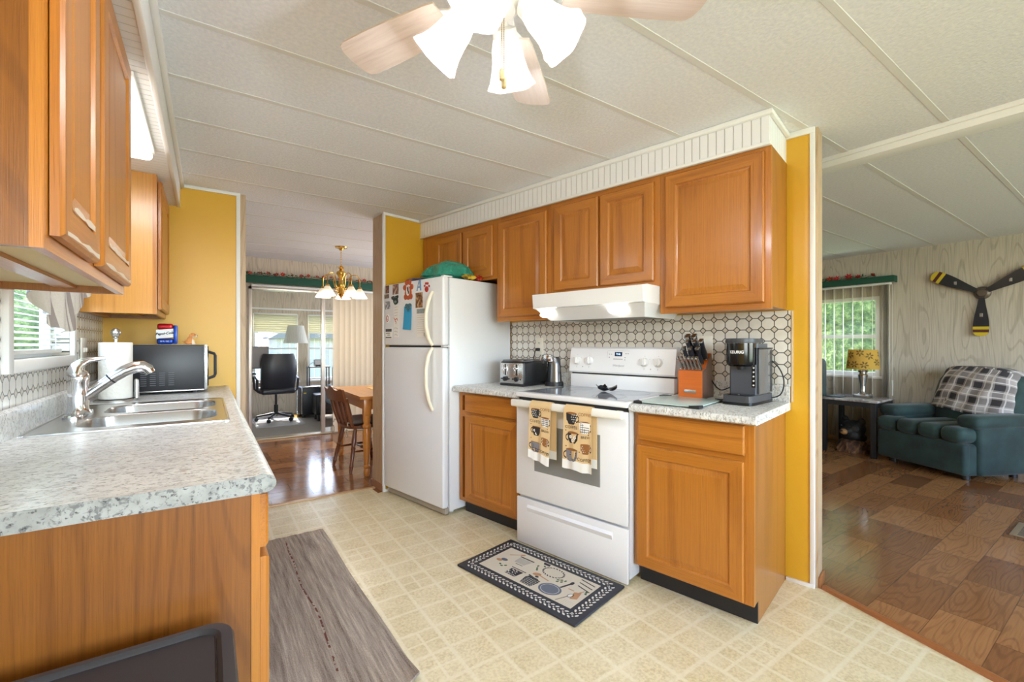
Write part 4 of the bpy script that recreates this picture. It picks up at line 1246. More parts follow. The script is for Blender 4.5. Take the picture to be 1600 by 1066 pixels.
towel('tan coffee-print towel hanging at the middle of the oven handle, the wider one', 1.444, 1.272, .325, .318, 3.4, .0, .08)

# ---------------------------------------------------------------- mats on the floor
m_mb = simple('charcoal_mat_rubber', (44, 46, 54), .6); m_mw = simple('mat_white', (214, 212, 206), .65); m_mc = simple('mat_stone', (200, 192, 176), .7)
m_mg = simple('mat_slate_grey', (98, 106, 122), .7); m_mt = simple('mat_tan', (176, 132, 96), .7); m_mgn = simple('mat_leaf_green', (62, 98, 66), .7); m_mlg = simple('mat_light_grey', (172, 168, 160), .7)
MW, MH = .39, .215        # half length / half depth ; local x = towards the wall, y = along the run
b = MB(); b.rbox(-MH, MH, -MW, MW, .0035, .016, .006)
f = lambda a, c, z=.0163: (c, -a, z)      # a: to the viewer's right, c: away from the viewer
F = lambda z: (lambda a, c: f(a, c, z))
# mat-print coordinates: a -> +right (towards the camera end), c -> towards the stove
b.mi = 2; b.poly([(-MW + .085, -MH + .085), (MW - .085, -MH + .085), (MW - .085, MH - .085), (-MW + .085, MH - .085)], F(.0162))
b.mi = 1
def chain(a0, c0, a1, c1, n):
    for i in range(n):
        q = (i + .5) / n; a, c = a0 + (a1 - a0) * q, c0 + (c1 - c0) * q
        ang = math.atan2(c1 - c0, a1 - a0)
        nx, ny = -math.sin(ang) * .013, math.cos(ang) * .013
        b.disc(a + nx, c + ny, .0105, .0052, F(.0163), 10, ang + .5); b.disc(a - nx, c - ny, .0105, .0052, F(.0163), 10, ang - .5)
        q2 = (i + 1) / n; b.disc(a0 + (a1 - a0) * q2, c0 + (c1 - c0) * q2, .0045, .0045, F(.0163), 8)
e = .046
chain(-MW + e, -MH + e, MW - e, -MH + e, 26); chain(-MW + e, MH - e, MW - e, MH - e, 26); chain(-MW + e, -MH + e, -MW + e, MH - e, 12); chain(MW - e, -MH + e, MW - e, MH - e, 12)
Z1_ = F(.0164); Z2_ = F(.0166); Z3_ = F(.0168)
b.mi = 3                                                     # frying pan
b.disc(.135, -.065, .062, .05, Z1_, 28); b.mi = 1; b.disc(.135, -.065, .05, .04, Z2_, 28); b.mi = 3; b.disc(.135, -.065, .048, .038, Z3_, 28); b.mi = 0; b.line([(.165, -.02), (.19, .055)], .012, Z1_); b.disc(.188, .05, .01, .016, Z2_, 10)
b.mi = 0                                                     # pots
b.poly([(-.02, -.115), (.05, -.115), (.06, -.06), (.035, -.035), (-.02, -.035), (-.03, -.06)], Z1_); b.line([(-.03, -.03), (.06, -.05)], .008, Z2_); b.disc(.015, -.02, .012, .008, Z2_, 10)
b.mi = 1
for i in range(7):
    for j in range(5): b.disc(-.014 + i * .0105, -.108 + j * .013, .003, .003, Z2_, 6)
b.mi = 0; b.poly([(-.14, -.10), (-.07, -.10), (-.06, -.04), (-.14, -.04)], Z1_); b.line([(-.15, -.03), (-.05, -.03)], .006, Z2_); b.mi = 1
r9 = random.Random(9)
for i in range(28): b.disc(-.137 + r9.random() * .07, -.097 + r9.random() * .055, .0035, .003, Z2_, 6)
b.mi = 6; b.poly([(-.18, .02), (-.11, .02), (-.095, .075), (-.185, .075)], Z1_); b.mi = 0; b.line([(-.19, .085), (-.09, .085)], .009, Z1_); b.line([(-.16, .01), (-.11, .01)], .004, Z1_)
b.mi = 0
for i in range(22):                                          # wreath
    q = 2 * PI * i / 22; b.disc(.055 + .062 * math.cos(q), .07 + .042 * math.sin(q), .008, .004, Z1_, 8, q + 1)
b.text('welcome', .022, lambda a, c: Z1_(.055 + a, .07 + c)) if False else None
b.mi = 4; b.disc(.0, .0, .024, .014, Z1_, 14, .4); b.line([(.018, .0), (.085, -.012)], .007, Z1_); b.line([(-.25, .06), (-.20, .10)], .006, Z1_); b.disc(-.19, .105, .016, .009, Z1_, 10, .5)
b.disc(-.255, -.02, .02, .013, Z1_, 12); b.mi = 3; b.disc(-.235, .0, .022, .014, Z1_, 12); b.mi = 4
b.poly([(.255, -.07), (.285, -.05), (.272, .01), (.24, -.008)], Z1_); b.line([(.262, .005), (.274, .03)], .006, Z1_); b.line([(.2, .0), (.235, .0)], .006, Z1_)
b.mi = 0; b.line([(.21, -.12), (.235, -.06)], .004, Z1_); b.mi = 3; b.disc(.243, -.044, .013, .02, Z1_, 14, -.3); b.mi = 1; b.disc(.243, -.044, .009, .015, Z2_, 14, -.3)
b.mi = 0
for i in range(3): b.line([(.20 + i * .01, .115 - i * .03), (.29 + i * .004, .10 - i * .032)], .007, Z1_)
b.mi = 0; b.poly([(-.04, .105), (.0, .105), (-.006, .125), (-.05, .125)], Z1_)
b.mi = 6
for i in range(6):
    for j in range(4): b.disc(.245 + i * .01, -.122 + j * .011, .0035, .002, Z1_, 6)
b.mi = 5
for a, c in ((-.04, .05), (-.03, .035), (-.05, .07), (.115, .03), (.13, .04), (.12, .015), (.14, .025), (.15, .045), (-.22, -.05), (-.20, -.06), (-.185, -.045), (.285, .03), (.29, .015), (-.02, .09)): b.disc(a, c, .009, .006, Z1_, 8, a * 30)
solo('kitchen_mat', b, [m_mb, m_mw, m_mc, m_mg, m_mt, m_mgn, m_mlg], 'small charcoal mat printed with pots and pans in front of the stove', 'mat', (1.786, 1.498, 0.), 'K', R(.2), local=True)

m = M('striped_rag_rug'); p = m.xyz(); po = m.obj()
st = m.noise(m.vec(p[0] * 75., p[1] * 4., 0.), 1., 3, .65); st2 = m.noise(m.vec(p[0] * 18., p[1] * .7, 3.), 1., 2); tex = m.noise(po, 240, 2)
c = m.ramp(st * .6 + st2 * .4 + (tex - .5) * .25, [(.3, (96, 86, 78)), (.43, (146, 133, 122)), (.55, (172, 159, 146)), (.68, (200, 188, 174))])
ln = ((p[0] - .03 - (m.noise(m.vec(0., p[1] * 2., 0.), 1., 1) - .5) * .06).abs()).lt(.004)
c = m.mix(ln * m.noise(po, 40, 1).gt(.5), c, (110, 66, 56))
m.col(c); m.set(roughness=.95); m.bump(tex + st, .8, .006)
b = MB(); b.slab(lambda u, w: (-.26 + .52 * u + .004 * math.sin(w * 9), -.79 + 1.58 * w, .014 + .0015 * math.sin(u * 40 + w * 13) + .022 * max(0, (u - .93) / .07) * max(0, 1 - w * 12)), 40, 40, (0, 0, -.010))
solo('runner_rug', b, m.m, 'long grey-brown striped runner rug beside the sink cabinets', 'rug', (.366, 2.305, 0), 'R', R(.5), local=True, smooth=60)
# ================================================================ KITCHEN: SINK RUN  (room frame; faces look towards +x)
LF = -.228


def upper_l(label, y0, y1, doors, near):
    t = thing('upper_cabinet', label, 'cabinet', (LF - .1, (y0 + y1) / 2, 1.382))
    z0, z1 = 1.382, 2.146
    b = MB()
    b.box(-.535, LF - .018, y1 - .018, y1, z0, z1); part('side_panel', b, m_oak_side, t)
    b = MB(); b.box(-.535, LF - .018, y0, y0 + .018, z0, z1)
    part('side_panel', b, m_oak_end if near else wood('oak_bright_side', (212, 152, 72), (160, 100, 38), 2, cath=.9), t)
    b = MB(); b.box(-.535, LF - .018, y0 + .018, y1 - .018, z0 + .022, z1); part('carcass', b, m_raw, t)
    b = MB(); b.box(-.532, -.50, y0 + .019, y1 - .019, z0 + .001, z0 + .022); part('hanging_rail', b, m_oak_y, t)
    b = MB(); b.box(-.39, -.34, y0 + .019, y1 - .019, z0 + .012, z0 + .0215); part('bottom_batten', b, m_oak_y, t)
    b = MB(); ds = sorted(doors)
    lo, hi = ds[0][2] + .012, ds[0][3] - .012
    b.box(LF - .018, LF, y0, ds[0][0] + .012, z0, z1); b.box(LF - .018, LF, ds[-1][1] - .012, y1, z0, z1)
    if len(ds) > 1: b.box(LF - .018, LF, ds[0][1] - .012, ds[1][0] + .012, lo, hi)
    b.mi = 1; b.box(LF - .018, LF, ds[0][0] + .012, ds[-1][1] - .012, z0, lo); b.box(LF - .018, LF, ds[0][0] + .012, ds[-1][1] - .012, hi, z1)
    part('face_frame', b, OAKS, t)
    for y_0, y_1, a, c in doors:
        d = MB(); xf = LF + .021
        raised(d, y_0, y_1, a, c, 0, .019, P=lambda p, q, dd, xf=xf: (xf - dd, p, q))
        if near:
            d.mi = 2; r0 = random.Random(int(y_0 * 100))
            def scuff(za, zb, ya, yb, off=.0006):
                pts = []
                for i in range(9): pts.append((ya + (yb - ya) * i / 8, zb + r0.uniform(-.005, .004)))
                for i in range(9): pts.append((yb - (yb - ya) * i / 8, za + r0.uniform(-.0015, .003)))
                d.poly(pts, lambda p, q: (xf + off, p, q))
            scuff(a + .008, a + .017, y_0 + .02, y_1 - .012); scuff(a + .061, a + .072, y_0 + .07, y_1 - .06)
        dr = part('door', d, OAKS + [simple('worn_bare_finish', (208, 190, 170), .6)], t)
        b = MB()
        for z in (a + .09, c - .09): b.rbox(LF, LF + .012, y_0 - .008, y_0 + .002, z - .03, z + .03, .002)
    return t


upper_l('oak wall cabinet with two scuffed doors at the near left, closest to the camera', 1.07, 1.955, [(1.092, 1.412, 1.408, 2.124), (1.462, 1.93, 1.408, 2.124)], True)
upper_l('oak wall cabinet in the far left corner above the microwave', 3.115, 3.755, [(3.165, 3.725, 1.412, 2.124)], False)

# fluorescent fixture under the soffit between the cabinets
t = thing('fluorescent_light', 'lit white fluorescent light under the soffit between the left cabinets', 'ceiling light', (-.34, 2.36, 2.147))
b = MB(); b.rbox(-.47, -.205, 1.975, 2.735, 2.128, 2.1465, .004); part('base', b, m_white, t)
b = MB(); b.rbox(-.462, -.213, 1.985, 2.725, 2.085, 2.128, .03, 5); part('lens', b, simple('lit_acrylic', (255, 255, 255), .5, emit=((255, 253, 246), 3.4)), t)
l = light('fluorescent_tube', 'AREA', (-.34, 2.36, 2.08), FLUO_W, (.8, .88, 1.), shape='RECTANGLE', size=.22, size_y=.7)
l.visible_glossy = True

# ---------------------------------------------------------------- base cabinets
t = thing('base_cabinet', 'long oak sink base cabinet with a brown grained end panel at the near left', 'cabinet', (-.2, 2.4, 0))
b = MB(); b.box(-.535, .082, 1.172, 1.188, .004, .879); part('end_panel', b, m_oak_end, t, label='brown grained end panel')
b = MB(); b.prism([(-.535, .004), (.02, .004), (.02, .1), (.082, .1), (.082, .70), (-.535, .70)], 1.1885, 3.755, 'y'); b.box(-.535, -.52, 1.1885, 3.755, .7, .879); part('carcass', b, m_oak_side, t)
b = MB(); b.box(.0825, .1, 1.17, 1.20, .1, .879); n = 5; wds = 2.55 / n
for i in range(1, n + 1): b.box(.0825, .1, 1.17 + i * wds - .01, 1.19 + i * wds + .015, .1, .879)
b.mi = 1
for z0, z1 in ((.1, .125), (.72, .745), (.855, .879)): b.box(.0825, .1, 1.20, 3.755, z0, z1)
part('face_frame', b, OAKS, t)
for i in range(n):
    y0, y1 = 1.178 + i * wds, 1.17 + (i + 1) * wds - .008
    d = MB(); raised(d, y0 + .012, y1, .112, .722, 0, .019, P=lambda p, q, dd: (.121 - dd, p, q)); part('door', d, OAKS, t)
    d = MB(); raised(d, y0 + .012, y1, .745, .868, 0, .019, P=lambda p, q, dd: (.1195 - dd, p, q), slab=True); part('drawer_front', d, m_oak_y, t)
b = MB(); b.box(.0, .0195, 1.19, 3.755, .004, .1); part('toe_kick', b, m_toe, t)

# worktop with a sink cut-out
m = M('granite_look_shaded_end'); p = m.obj()  # denser end laminate, its colour darkened for the shade on that face
c = m.mix(m.noise(p, 18, 4, .6).rng(.35, .65), (168, 170, 168), (140, 142, 140))
c = m.mix(m.noise(p, 60, 4, .7, .5).rng(.52, .60) * .8, c, (96, 98, 100)); c = m.mix(m.noise(p, 95, 2, .6).rng(.60, .67) * .85, c, (46, 46, 50))
m.col(c); m.set(roughness=.35); m_top_shaded = m.m
t = thing('countertop', 'long speckled worktop with the sink set in, on the left', 'countertop', (-.2, 2.45, .88))
SX0, SX1, SY0, SY1 = -.485, .058, 2.062, 2.892
Y0, Y1 = 1.155, 3.757
def edge(n=8):
    # raised no-drip lip, then a rolled front
    pr = [(.0, .92), (.07, .92), (.085, .9205), (.097, .923), (.106, .9245), (.115, .922)]
    for i in range(n + 1):
        a = PI / 2 - PI * .93 * i / n
        pr.append((.112 + .020 * math.cos(a), .9015 + .020 * math.sin(a)))
    return pr + [(.10, .8805), (.0, .8805)]
b = MB(); q = edge()
q2 = [(x if x > .01 else SX1, z) for x, z in q]
b.prism(q2, Y0 + .0012, Y1, 'y'); b.box(-.535, SX1, Y0 + .0012, SY0, .8805, .92); b.box(-.535, SX1, SY1, Y1, .8805, .92); b.box(-.535, SX0, SY0, SY1, .8805, .92)
part('worktop', b, m_top, t)
b = MB(); b.prism([(x if x > .01 else -.535, z) for x, z in q], Y0, Y0 + .0011, 'y'); part('end_cap', b, m_top_shaded, t, label='speckled end strip, darkened as in shade')
b = MB(); b.prism([(-.535, .9205), (-.535, 1.005), (-.53, 1.01), (-.52, 1.01), (-.512, 1.002), (-.51, .985), (-.51, .9205)], Y0, Y1, 'y'); part('backsplash', b, m_top, t)

# ---------------------------------------------------------------- sink
t = thing('sink', 'stainless steel double-bowl sink set into the left worktop', 'sink', (-.2, 2.47, .921))
def rrect(x0, x1, y0, y1, r, n=7):
    o = []
    for cx, cy, a0 in ((x1 - r, y1 - r, 0), (x0 + r, y1 - r, 90), (x0 + r, y0 + r, 180), (x1 - r, y0 + r, 270)):
        for i in range(n): a = R(a0 + 90 * i / (n - 1)); o.append((cx + r * math.cos(a), cy + r * math.sin(a)))
    return o
def loft(b, rings, cap=True):
    k = len(rings[0]); vs = [v for r_ in rings for v in r_]
    fs = [(i * k + j, i * k + (j + 1) % k, (i + 1) * k + (j + 1) % k, (i + 1) * k + j) for i in range(len(rings) - 1) for j in range(k)]
    if cap: fs.append(tuple(range((len(rings) - 1) * k, len(rings) * k)))
    b.add(vs, fs); return b
B1 = (-.392, .036, 2.125, 2.455); B2 = (-.372, .036, 2.505, 2.825)
zt = .9245
b = MB()
xs = (-.497, -.392, .036, .07)
b.box(-.497, -.392, 2.05, 2.904, .9205, zt); b.box(.036, .07, 2.05, 2.904, .9205, zt)
b.box(-.392, .036, 2.05, 2.125, .9205, zt); b.box(-.392, .036, 2.455, 2.505, .9205, zt); b.box(-.392, .036, 2.825, 2.904, .9205, zt); b.box(-.392, -.372, 2.505, 2.825, .9205, zt)
loft(b, [[(x, y, z) for x, y in rrect(-.501 + e_, .074 - e_, 2.046 + e_, 2.908 - e_, .03)] for e_, z in ((0, .9203), (.001, .925), (.006, .9265), (.010, .925))], cap=False)
part('rim', b, m_steel, t)
for (x0, x1, y0, y1) in (B1, B2):
    b = MB(); rg = [[(x, y, zt) for x, y in rrect(x0, x1, y0, y1, .001)]]
    for e_, z, r_ in ((.002, zt, .085), (.006, zt - .006, .085), (.012, zt - .14, .08), (.03, zt - .162, .07), (.07, zt - .168, .05)): rg.append([(x, y, z) for x, y in rrect(x0 + e_, x1 - e_, y0 + e_, y1 - e_, r_)])
    loft(b, rg); bw = part('bowl', b, m_steel, t)
    b = MB(); b.lathe([(.042, 0), (.04, .003), (.03, .001), (0, .0005)], ((x0 + x1) / 2, (y0 + y1) / 2, zt - .1675), 20); part('drain', b, m_chrome, bw)
# faucet
t = thing('faucet', 'chrome single-lever pull-out kitchen faucet behind the sink', 'faucet', (-.437, 2.52, .925))
fx, fy = -.437, 2.52
b = MB(); loft(b, [[(fx + (x - fx) * s_, fy + (y - fy) * s_, z) for x, y in rrect(fx - .031, fx + .031, fy - .125, fy + .125, .03)] for s_, z in ((1, .925), (1, .932), (.93, .937), (.8, .938))]); part('deck_plate', b, m_chrome, t)
b = MB(); b.lathe([(.042, .936), (.037, .945), (.033, .955), (.032, 1.06), (.036, 1.072), (.035, 1.085), (.030, 1.10), (.016, 1.114), (0, 1.117)], (fx, fy, 0), 24); part('body', b, m_chrome, t)
dv = Vector((.93, .0, 0)).normalized()
b = MB()
sp = [(0, .985), (.02, 1.0), (.045, 1.022), (.075, 1.048), (.11, 1.078), (.145, 1.103), (.178, 1.118), (.203, 1.120), (.222, 1.108), (.232, 1.09)]
b.tube([Vector((fx, fy, 0)) + dv * d_ + Vector((0, 0, z)) for d_, z in sp], [.018, .019, .02, .0215, .023, .0245, .0255, .0255, .023, .018], 14); spt = part('spout', b, m_chrome, t)
b = MB(); j = .1; b.lathe([(.0228, -.002), (.0240, 0), (.0240, .002), (.0228, .004)], Vector((fx, fy, 1.0700)) + dv * j, 20, (.76, 0, .65)); part('spray_head_seam', b, m_black, spt)
b = MB(); lv = [(-.008, 1.098), (-.002, 1.125), (.012, 1.142), (.035, 1.153), (.06, 1.156), (.082, 1.158)]
b.tube([Vector((fx, fy, 0)) + dv * d_ + Vector((0, 0, z)) for d_, z in lv], [.027, .022, .015, .010, .008, .005], 12, sq=1.3); part('lever', b, m_chrome, t)

# ---------------------------------------------------------------- paper towel
px, py = -.392, 3.075
t = thing('paper_towel_holder', 'steel paper towel holder with round knob behind the sink', 'paper towel holder', (px, py, CT))
b = MB(); b.lathe([(.088, CT + .0003), (.088, CT + .006), (.08, CT + .012), (0, CT + .014)], (px, py, 0), 28); part('base', b, m_steel, t)
b = MB(); b.cyl((px, py, CT + .01), (px, py, 1.245), .006, 10); part('post', b, m_steel, t)
b = MB(); b.lathe([(.010, 1.243), (.013, 1.25), (.009, 1.256), (.018, 1.265), (.021, 1.277), (.018, 1.29), (.008, 1.299), (0, 1.3)], (px, py, 0), 18); part('knob', b, m_steel, t)
b = MB(); b.lathe([(.011, CT + .012), (.011, 1.015), (.009, 1.03), (0, 1.037)], (px + .083, py - .0, 0), 14); part('tension_arm', b, m_steel, t)
m = M('embossed_paper'); p = m.obj(); m.col((236, 234, 228)); m.set(roughness=.9); m.bump(m.noise(p, 60, 2) + m.vor(p, 55), .5, .004)
t = thing('paper_towel_roll', 'white paper towel roll standing on its holder beside the microwave', 'paper towels', (px, py, CT + .0145))
b = MB(); b.lathe([(.02, CT + .016), (.066, CT + .016), (.068, CT + .02), (.068, 1.222), (.066, 1.226), (.02, 1.226)], (px, py, 0), 36, ring=True); part('paper', b, m.m, t, smooth=60)
b = MB(); b.lathe([(.0195, CT + .016), (.0195, 1.225), (.017, 1.225), (.017, CT + .016)], (px, py, 0), 20, ring=True); part('core', b, simple('cardboard', (176, 146, 110), .8), t)

# ---------------------------------------------------------------- microwave
t = thing('microwave', 'black microwave seen from its side in the far left corner', 'microwave', (-.18, 3.55, CT))
mx0, mx1, my0, my1, mz0, mz1 = -.42, -.016, 3.335, 3.745, .938, 1.212
b = MB(); b.rbox(mx0, mx1, my0, my1, mz0, mz1, .004); 
for x in (mx0 + .05, mx1 - .05):
    for y in (my0 + .04, my1 - .04): b.cyl((x, y, CT + .0005), (x, y, mz0 + .002), .014, 10)
part('housing', b, simple('black_painted_steel', (30, 30, 34), .38), t)
b = MB()
for i in range(4):
    for k in range(7): b.rbox(-.305 + i * .043 - .014, -.305 + i * .043 + .014, my0 - .0015, my0 + .002, .972 + k * .012, .976 + k * .012, .001, 1)
part('vent_louvres', b, simple('louvre_grey', (96, 98, 104), .4), t)
b = MB(); b.rbox(mx1, mx1 + .018, my0 - .002, my1 + .002, mz0 - .002, mz1 + .002, .003); fr = part('front_frame', b, m_steel, t, label='steel front frame')
b = MB(); b.rbox(mx1 + .018, mx1 + .024, my0 + .02, my1 - .12, mz0 + .02, mz1 - .02, .002); part('door_glass', b, m_blackg, t)
b = MB(); b.rbox(mx1 + .018, mx1 + .024, my1 - .11, my1 - .01, mz0 + .01, mz1 - .01, .002); part('control_panel', b, m_blackg, t)
b = MB(); hy = my0 + .02; b.tube([(mx1 + .012, hy, 1.172), (mx1 + .052, hy, 1.158), (mx1 + .058, hy, 1.145), (mx1 + .058, hy, 1.03), (mx1 + .052, hy, 1.016), (mx1 + .012, hy, 1.0)], .0085, 8); part('handle', b, m_black, t)
b = MB(); b.rbox(mx0 + .02, mx1, my0 - .001, my0 + .012, mz0 - .004, mz0 + .004, .001); part('bottom_trim', b, m_steel, t)

# things on the microwave
mt = mz1 + .0005
b = MB(); b.slab(lambda u, w: (-.33 + .27 * u, 3.38 + .22 * w, mt + .0006 + .0015 * math.sin(u * 7) ** 2), 8, 4, (0, 0, .0008))
solo('paper_sheet', b, m_paper, 'white paper lying on top of the microwave', 'paper', (-.2, 3.49, mt))
t = thing('soda_tin', 'red, white and blue cola tin shaped like a can on the microwave', 'tin', (-.212, 3.46, mt + .003), 'R', R(-10), local=True)
m_cr = simple('tin_red', (196, 32, 40), .25, .4); m_cb = simple('tin_blue', (26, 70, 168), .25, .4); m_cw = simple('tin_white', (234, 234, 236), .28, .2)
b = MB(); W = .042
b.mi = 1; b.rbox(-W, W, -.014, .02, 0, .036, .012, 3)
b.rbox(W * .98, W + .018, -.008, .018, .002, .118, .005, 2)
b.mi = 0; b.rbox(-W + .002, W - .002, -.012, .018, .09, .127, .012, 3)
b.mi = 2; b.prism([(-W, .034), (W, .044), (W, .096), (-W, .088)], -.0135, .0195, 'y')
part('shell', b, [m_cr, m_cb, m_cw], t)
b = MB(); tf = lambda a, c: (a, -.0145, c)
b.text('Pepsi-Cola', .021, lambda a, c: (a, -.0145, .066 + c + a * .12), shear=.25, bold=.0007); part('lettering', b, simple('navy_lettering', (24, 26, 40), .4), t)
b = MB(); b.text('12 FL. OZ.', .0105, lambda a, c: (a, -.0148, .018 + c)); part('small_lettering', b, m_cw, t)
b = MB()
rx = lambda a: Euler((0, R(a), 0)).to_matrix()
for c, r_, a in (((-.004, 0, .028), (.016, .014, .026), 18), ((-.014, 0, .014), (.018, .016, .014), 0), ((.012, 0, .055), (.0155, .0145, .0145), 0), ((.027, 0, .050), (.0105, .0085, .0075), 0),
                 ((.012, .0085, .014), (.0055, .0055, .016), 0), ((.012, -.0085, .014), (.0055, .0055, .016), 0), ((.016, .0085, .004), (.008, .0055, .004), 0), ((.016, -.0085, .004), (.008, .0055, .004), 0),
                 ((-.004, .016, .009), (.016, .0065, .009), 0), ((-.004, -.016, .009), (.016, .0065, .009), 0), ((-.036, 0, .014), (.013, .004, .004), 35), ((.004, .0155, .052), (.0065, .0032, .0125), -12), ((.004, -.0155, .052), (.0065, .0032, .0125), -12)):
    b.ell(c, r_, 18, rx(a), 12)
b = fuse(b, .0016, 2)
m = M('puppy_fur'); p = m.xyz(); m.col(m.mix((p[0] + p[2] * .0).rng(.010, .016) * (p[2].lt(.048).mx(p[0].gt(.030))), (206, 138, 76), (240, 226, 206))); m.set(roughness=.7)
t = thing('dog_figurine', 'small tan puppy figurine sitting on the microwave', 'figurine', (-.085, 3.43, mt + .0035), 'R', R(-20), local=True)
part('body', b, m.m, t, smooth=80)
b = MB(); b.ell((.0365, 0, .0525), (.003, .0035, .0025), 8, k=6); part('nose', b, m_black, t)
for s_ in (-1, 1):
    b = MB(); b.ell((.0245, s_ * .0075, .0585), (.0022, .0022, .0022), 8, k=6); part('eye', b, m_black, t)

# ---------------------------------------------------------------- switch plate and window dressing
t = thing('wall_switch', 'white switch plate on the tiled wall left of the paper towels', 'switch', (-.538, 3.20, 1.19))
b = MB(); b.rbox(-.539, -.531, 3.14, 3.26, 1.125, 1.25, .003); part('cover_plate', b, m_plate, t)
for y in (3.175, 3.225):
    b = MB(); b.rbox(-.534, -.524, y - .005, y + .005, 1.175, 1.198, .002); part('toggle', b, m_plate, t)
t = thing('window_blind', 'white horizontal slat blind in the kitchen window above the sink', 'blind', (-.575, 2.535, 1.18))
m_slat = simple('blind_slat_white', (226, 226, 222), .5)
b = MB(); k = 0; z = 1.215
while z < 1.94:
    n0 = len(b.v); b.rbox(-.0125, .0125, WY0 + .012, WY1 - .012, -.0007, .0007, .0004, 1)
    b.xf(Matrix.Translation((-.578, 0, z)) @ Matrix.Rotation(R(24), 4, 'Y'), n0); z += .0235
part('slats', b, m_slat, t)
b = MB(); b.rbox(-.592, -.564, WY0 + .012, WY1 - .012, 1.178, 1.196, .003); part('bottom_rail', b, m_slat, t)
b = MB(); b.rbox(-.595, -.56, WY0 + .01, WY1 - .01, 1.945, 1.978, .003); part('head_rail', b, m_slat, t)
for y in (WY0 + .12, WY1 - .12):
    b = MB(); b.cyl((-.563, y, 1.19), (-.563, y, 1.95), .0012, 6); part('ladder_cord', b, m_slat, t)
# valance over the window
m = M('striped_cotton_valance'); p = m.xyz(); po = m.obj()
s1 = ((p[1] * 9. + p[2] * 2.).fract() - .5).abs().lt(.10); s2 = ((p[1] * 9. + p[2] * 2. + .22).fract() - .5).abs().lt(.03)
c = m.mix(m.noise(po, 160, 2), (186, 180, 170), (206, 200, 189)); c = m.mix(s1.mx(s2) * .75, c, (120, 106, 104)); m.col(c); m.set(roughness=.9)
KN = [(2.08, 1.44), (2.20, 1.40), (2.30, 1.325), (2.39, 1.34), (2.45, 1.285), (2.54, 1.262), (2.66, 1.272), (2.73, 1.30), (2.77, 1.345), (2.83, 1.37), (2.92, 1.425), (3.06, 1.47)]
def zb(y):
    for (a, za), (c, zc) in zip(KN[:-1], KN[1:]):
        if y <= c: q = (y - a) / (c - a); q = q * q * (3 - 2 * q); return za + (zc - za) * q
    return KN[-1][1]
def val(u, w):
    y = 2.08 + .98 * u; z1 = 2.03; z = z1 + (zb(y) - z1) * w
    x = -.487 + (.016 * math.sin(u * 34) + .01 * math.sin(u * 61 + 1)) * (.3 + .7 * w) - .01 * w
    return (x, y, z)
t = thing('window_valance', 'striped beige cotton valance draped over the kitchen window', 'curtain', (-.49, 2.57, 2.03))
b = MB(); b.slab(val, 96, 18, (.0015, 0, 0)); part('cloth', b, m.m, t, smooth=60)
b = MB(); b.cyl((-.487, 2.06, 2.034), (-.487, 3.08, 2.034), .007, 10)
for y in (2.075, 3.07): b.cyl((-.54, y, 2.034), (-.487, y, 2.034), .005, 8)
part('rod', b, m_white, t)

# ---------------------------------------------------------------- bin at the end of the cabinets
t = thing('trash_bin', 'black plastic bin with flat lid standing against the end of the left cabinet', 'bin', (-.2, .93, 0))
b = MB(); loft(b, [[(x, y, z) for x, y in rrect(-.42 + e_, .035 - e_, .76 + e_, 1.10 - e_, .04)] for e_, z in ((.04, .0035), (.03, .03), (.008, .60))]); b.prism(rrect(-.412, .027, .768, 1.092, .04), .60, .612, 'z'); part('body', b, m_black, t)
b = MB()
def RR(e_, z, r_): return [(x, y, z) for x, y in rrect(-.43 + e_, .045 - e_, .75 + e_, 1.11 - e_, r_, 9)]
loft(b, [RR(.004, .613, .05), RR(0, .618, .052), RR(0, .638, .052), RR(.004, .645, .048), RR(.022, .648, .04), RR(.028, .643, .035), RR(.03, .640, .034)])
part('lid', b, simple('charcoal_lid', (44, 45, 50), .4), t)
b = MB(); b.rbox(.012, .0155, .80, 1.06, .6395, .641, .0005, 1); part('lid_groove', b, m_blackg, t)

# ---------------------------------------------------------------- ceiling fan
HX, HY = .605, .95
t = thing('ceiling_fan', 'white ceiling fan with pale wood blades and lit tulip shades', 'ceiling fan', (HX, HY, CZ))
C = (HX, HY, 0)
b = MB(); b.lathe([(.085, CZ - .0005), (.085, CZ - .02), (.07, CZ - .035), (.09, CZ - .05), (.115, CZ - .075), (.118, CZ - .15), (.10, CZ - .175), (.06, CZ - .185), (.055, CZ - .20), (.06, CZ - .225), (.045, CZ - .24), (0, CZ - .245)][::-1], C, 36); part('motor_housing', b, m_white, t)
ZB = 2.105
for k in range(5):
    a = R(43 + 72 * k); q = Matrix.Translation((HX, HY, ZB)) @ Matrix.Rotation(a, 4, 'Z') @ Matrix.Rotation(R(11), 4, 'X')
    b = MB(); pts = [(.17, -.05), (.20, -.055), (.40, -.066), (.50, -.066), (.522, -.06), (.532, -.04), (.536, 0), (.532, .04), (.522, .06), (.50, .066), (.40, .066), (.20, .055), (.17, .05)]
    b.prism(pts, -.003, .003, 'z')
    o = mk('blade', b, m_blade); o.parent = t; o.matrix_local = Matrix.Translation((-HX, -HY, -CZ)) @ q
    b = MB(); b.prism([(.08, -.02), (.15, -.012), (.19, -.03), (.235, -.03), (.25, 0), (.235, .03), (.19, .03), (.15, .012), (.08, .02)], .0032, .010, 'z'); b.xf(q); part('blade_bracket', b, m_white, t)
m = M('frosted_tulip_shade'); m.col((250, 246, 238)); m.set(roughness=.4); m.b.inputs['Emission Color'].default_value = lin((255, 246, 232))
lw = m.n('ShaderNodeLayerWeight'); lw.inputs[0].default_value = .5
m.b.inputs['Emission Strength'].default_value = .5
tr = m.n('ShaderNodeBsdfTransparent'); mxs = m.n('ShaderNodeMixShader'); mxs.inputs[0].default_value = .28
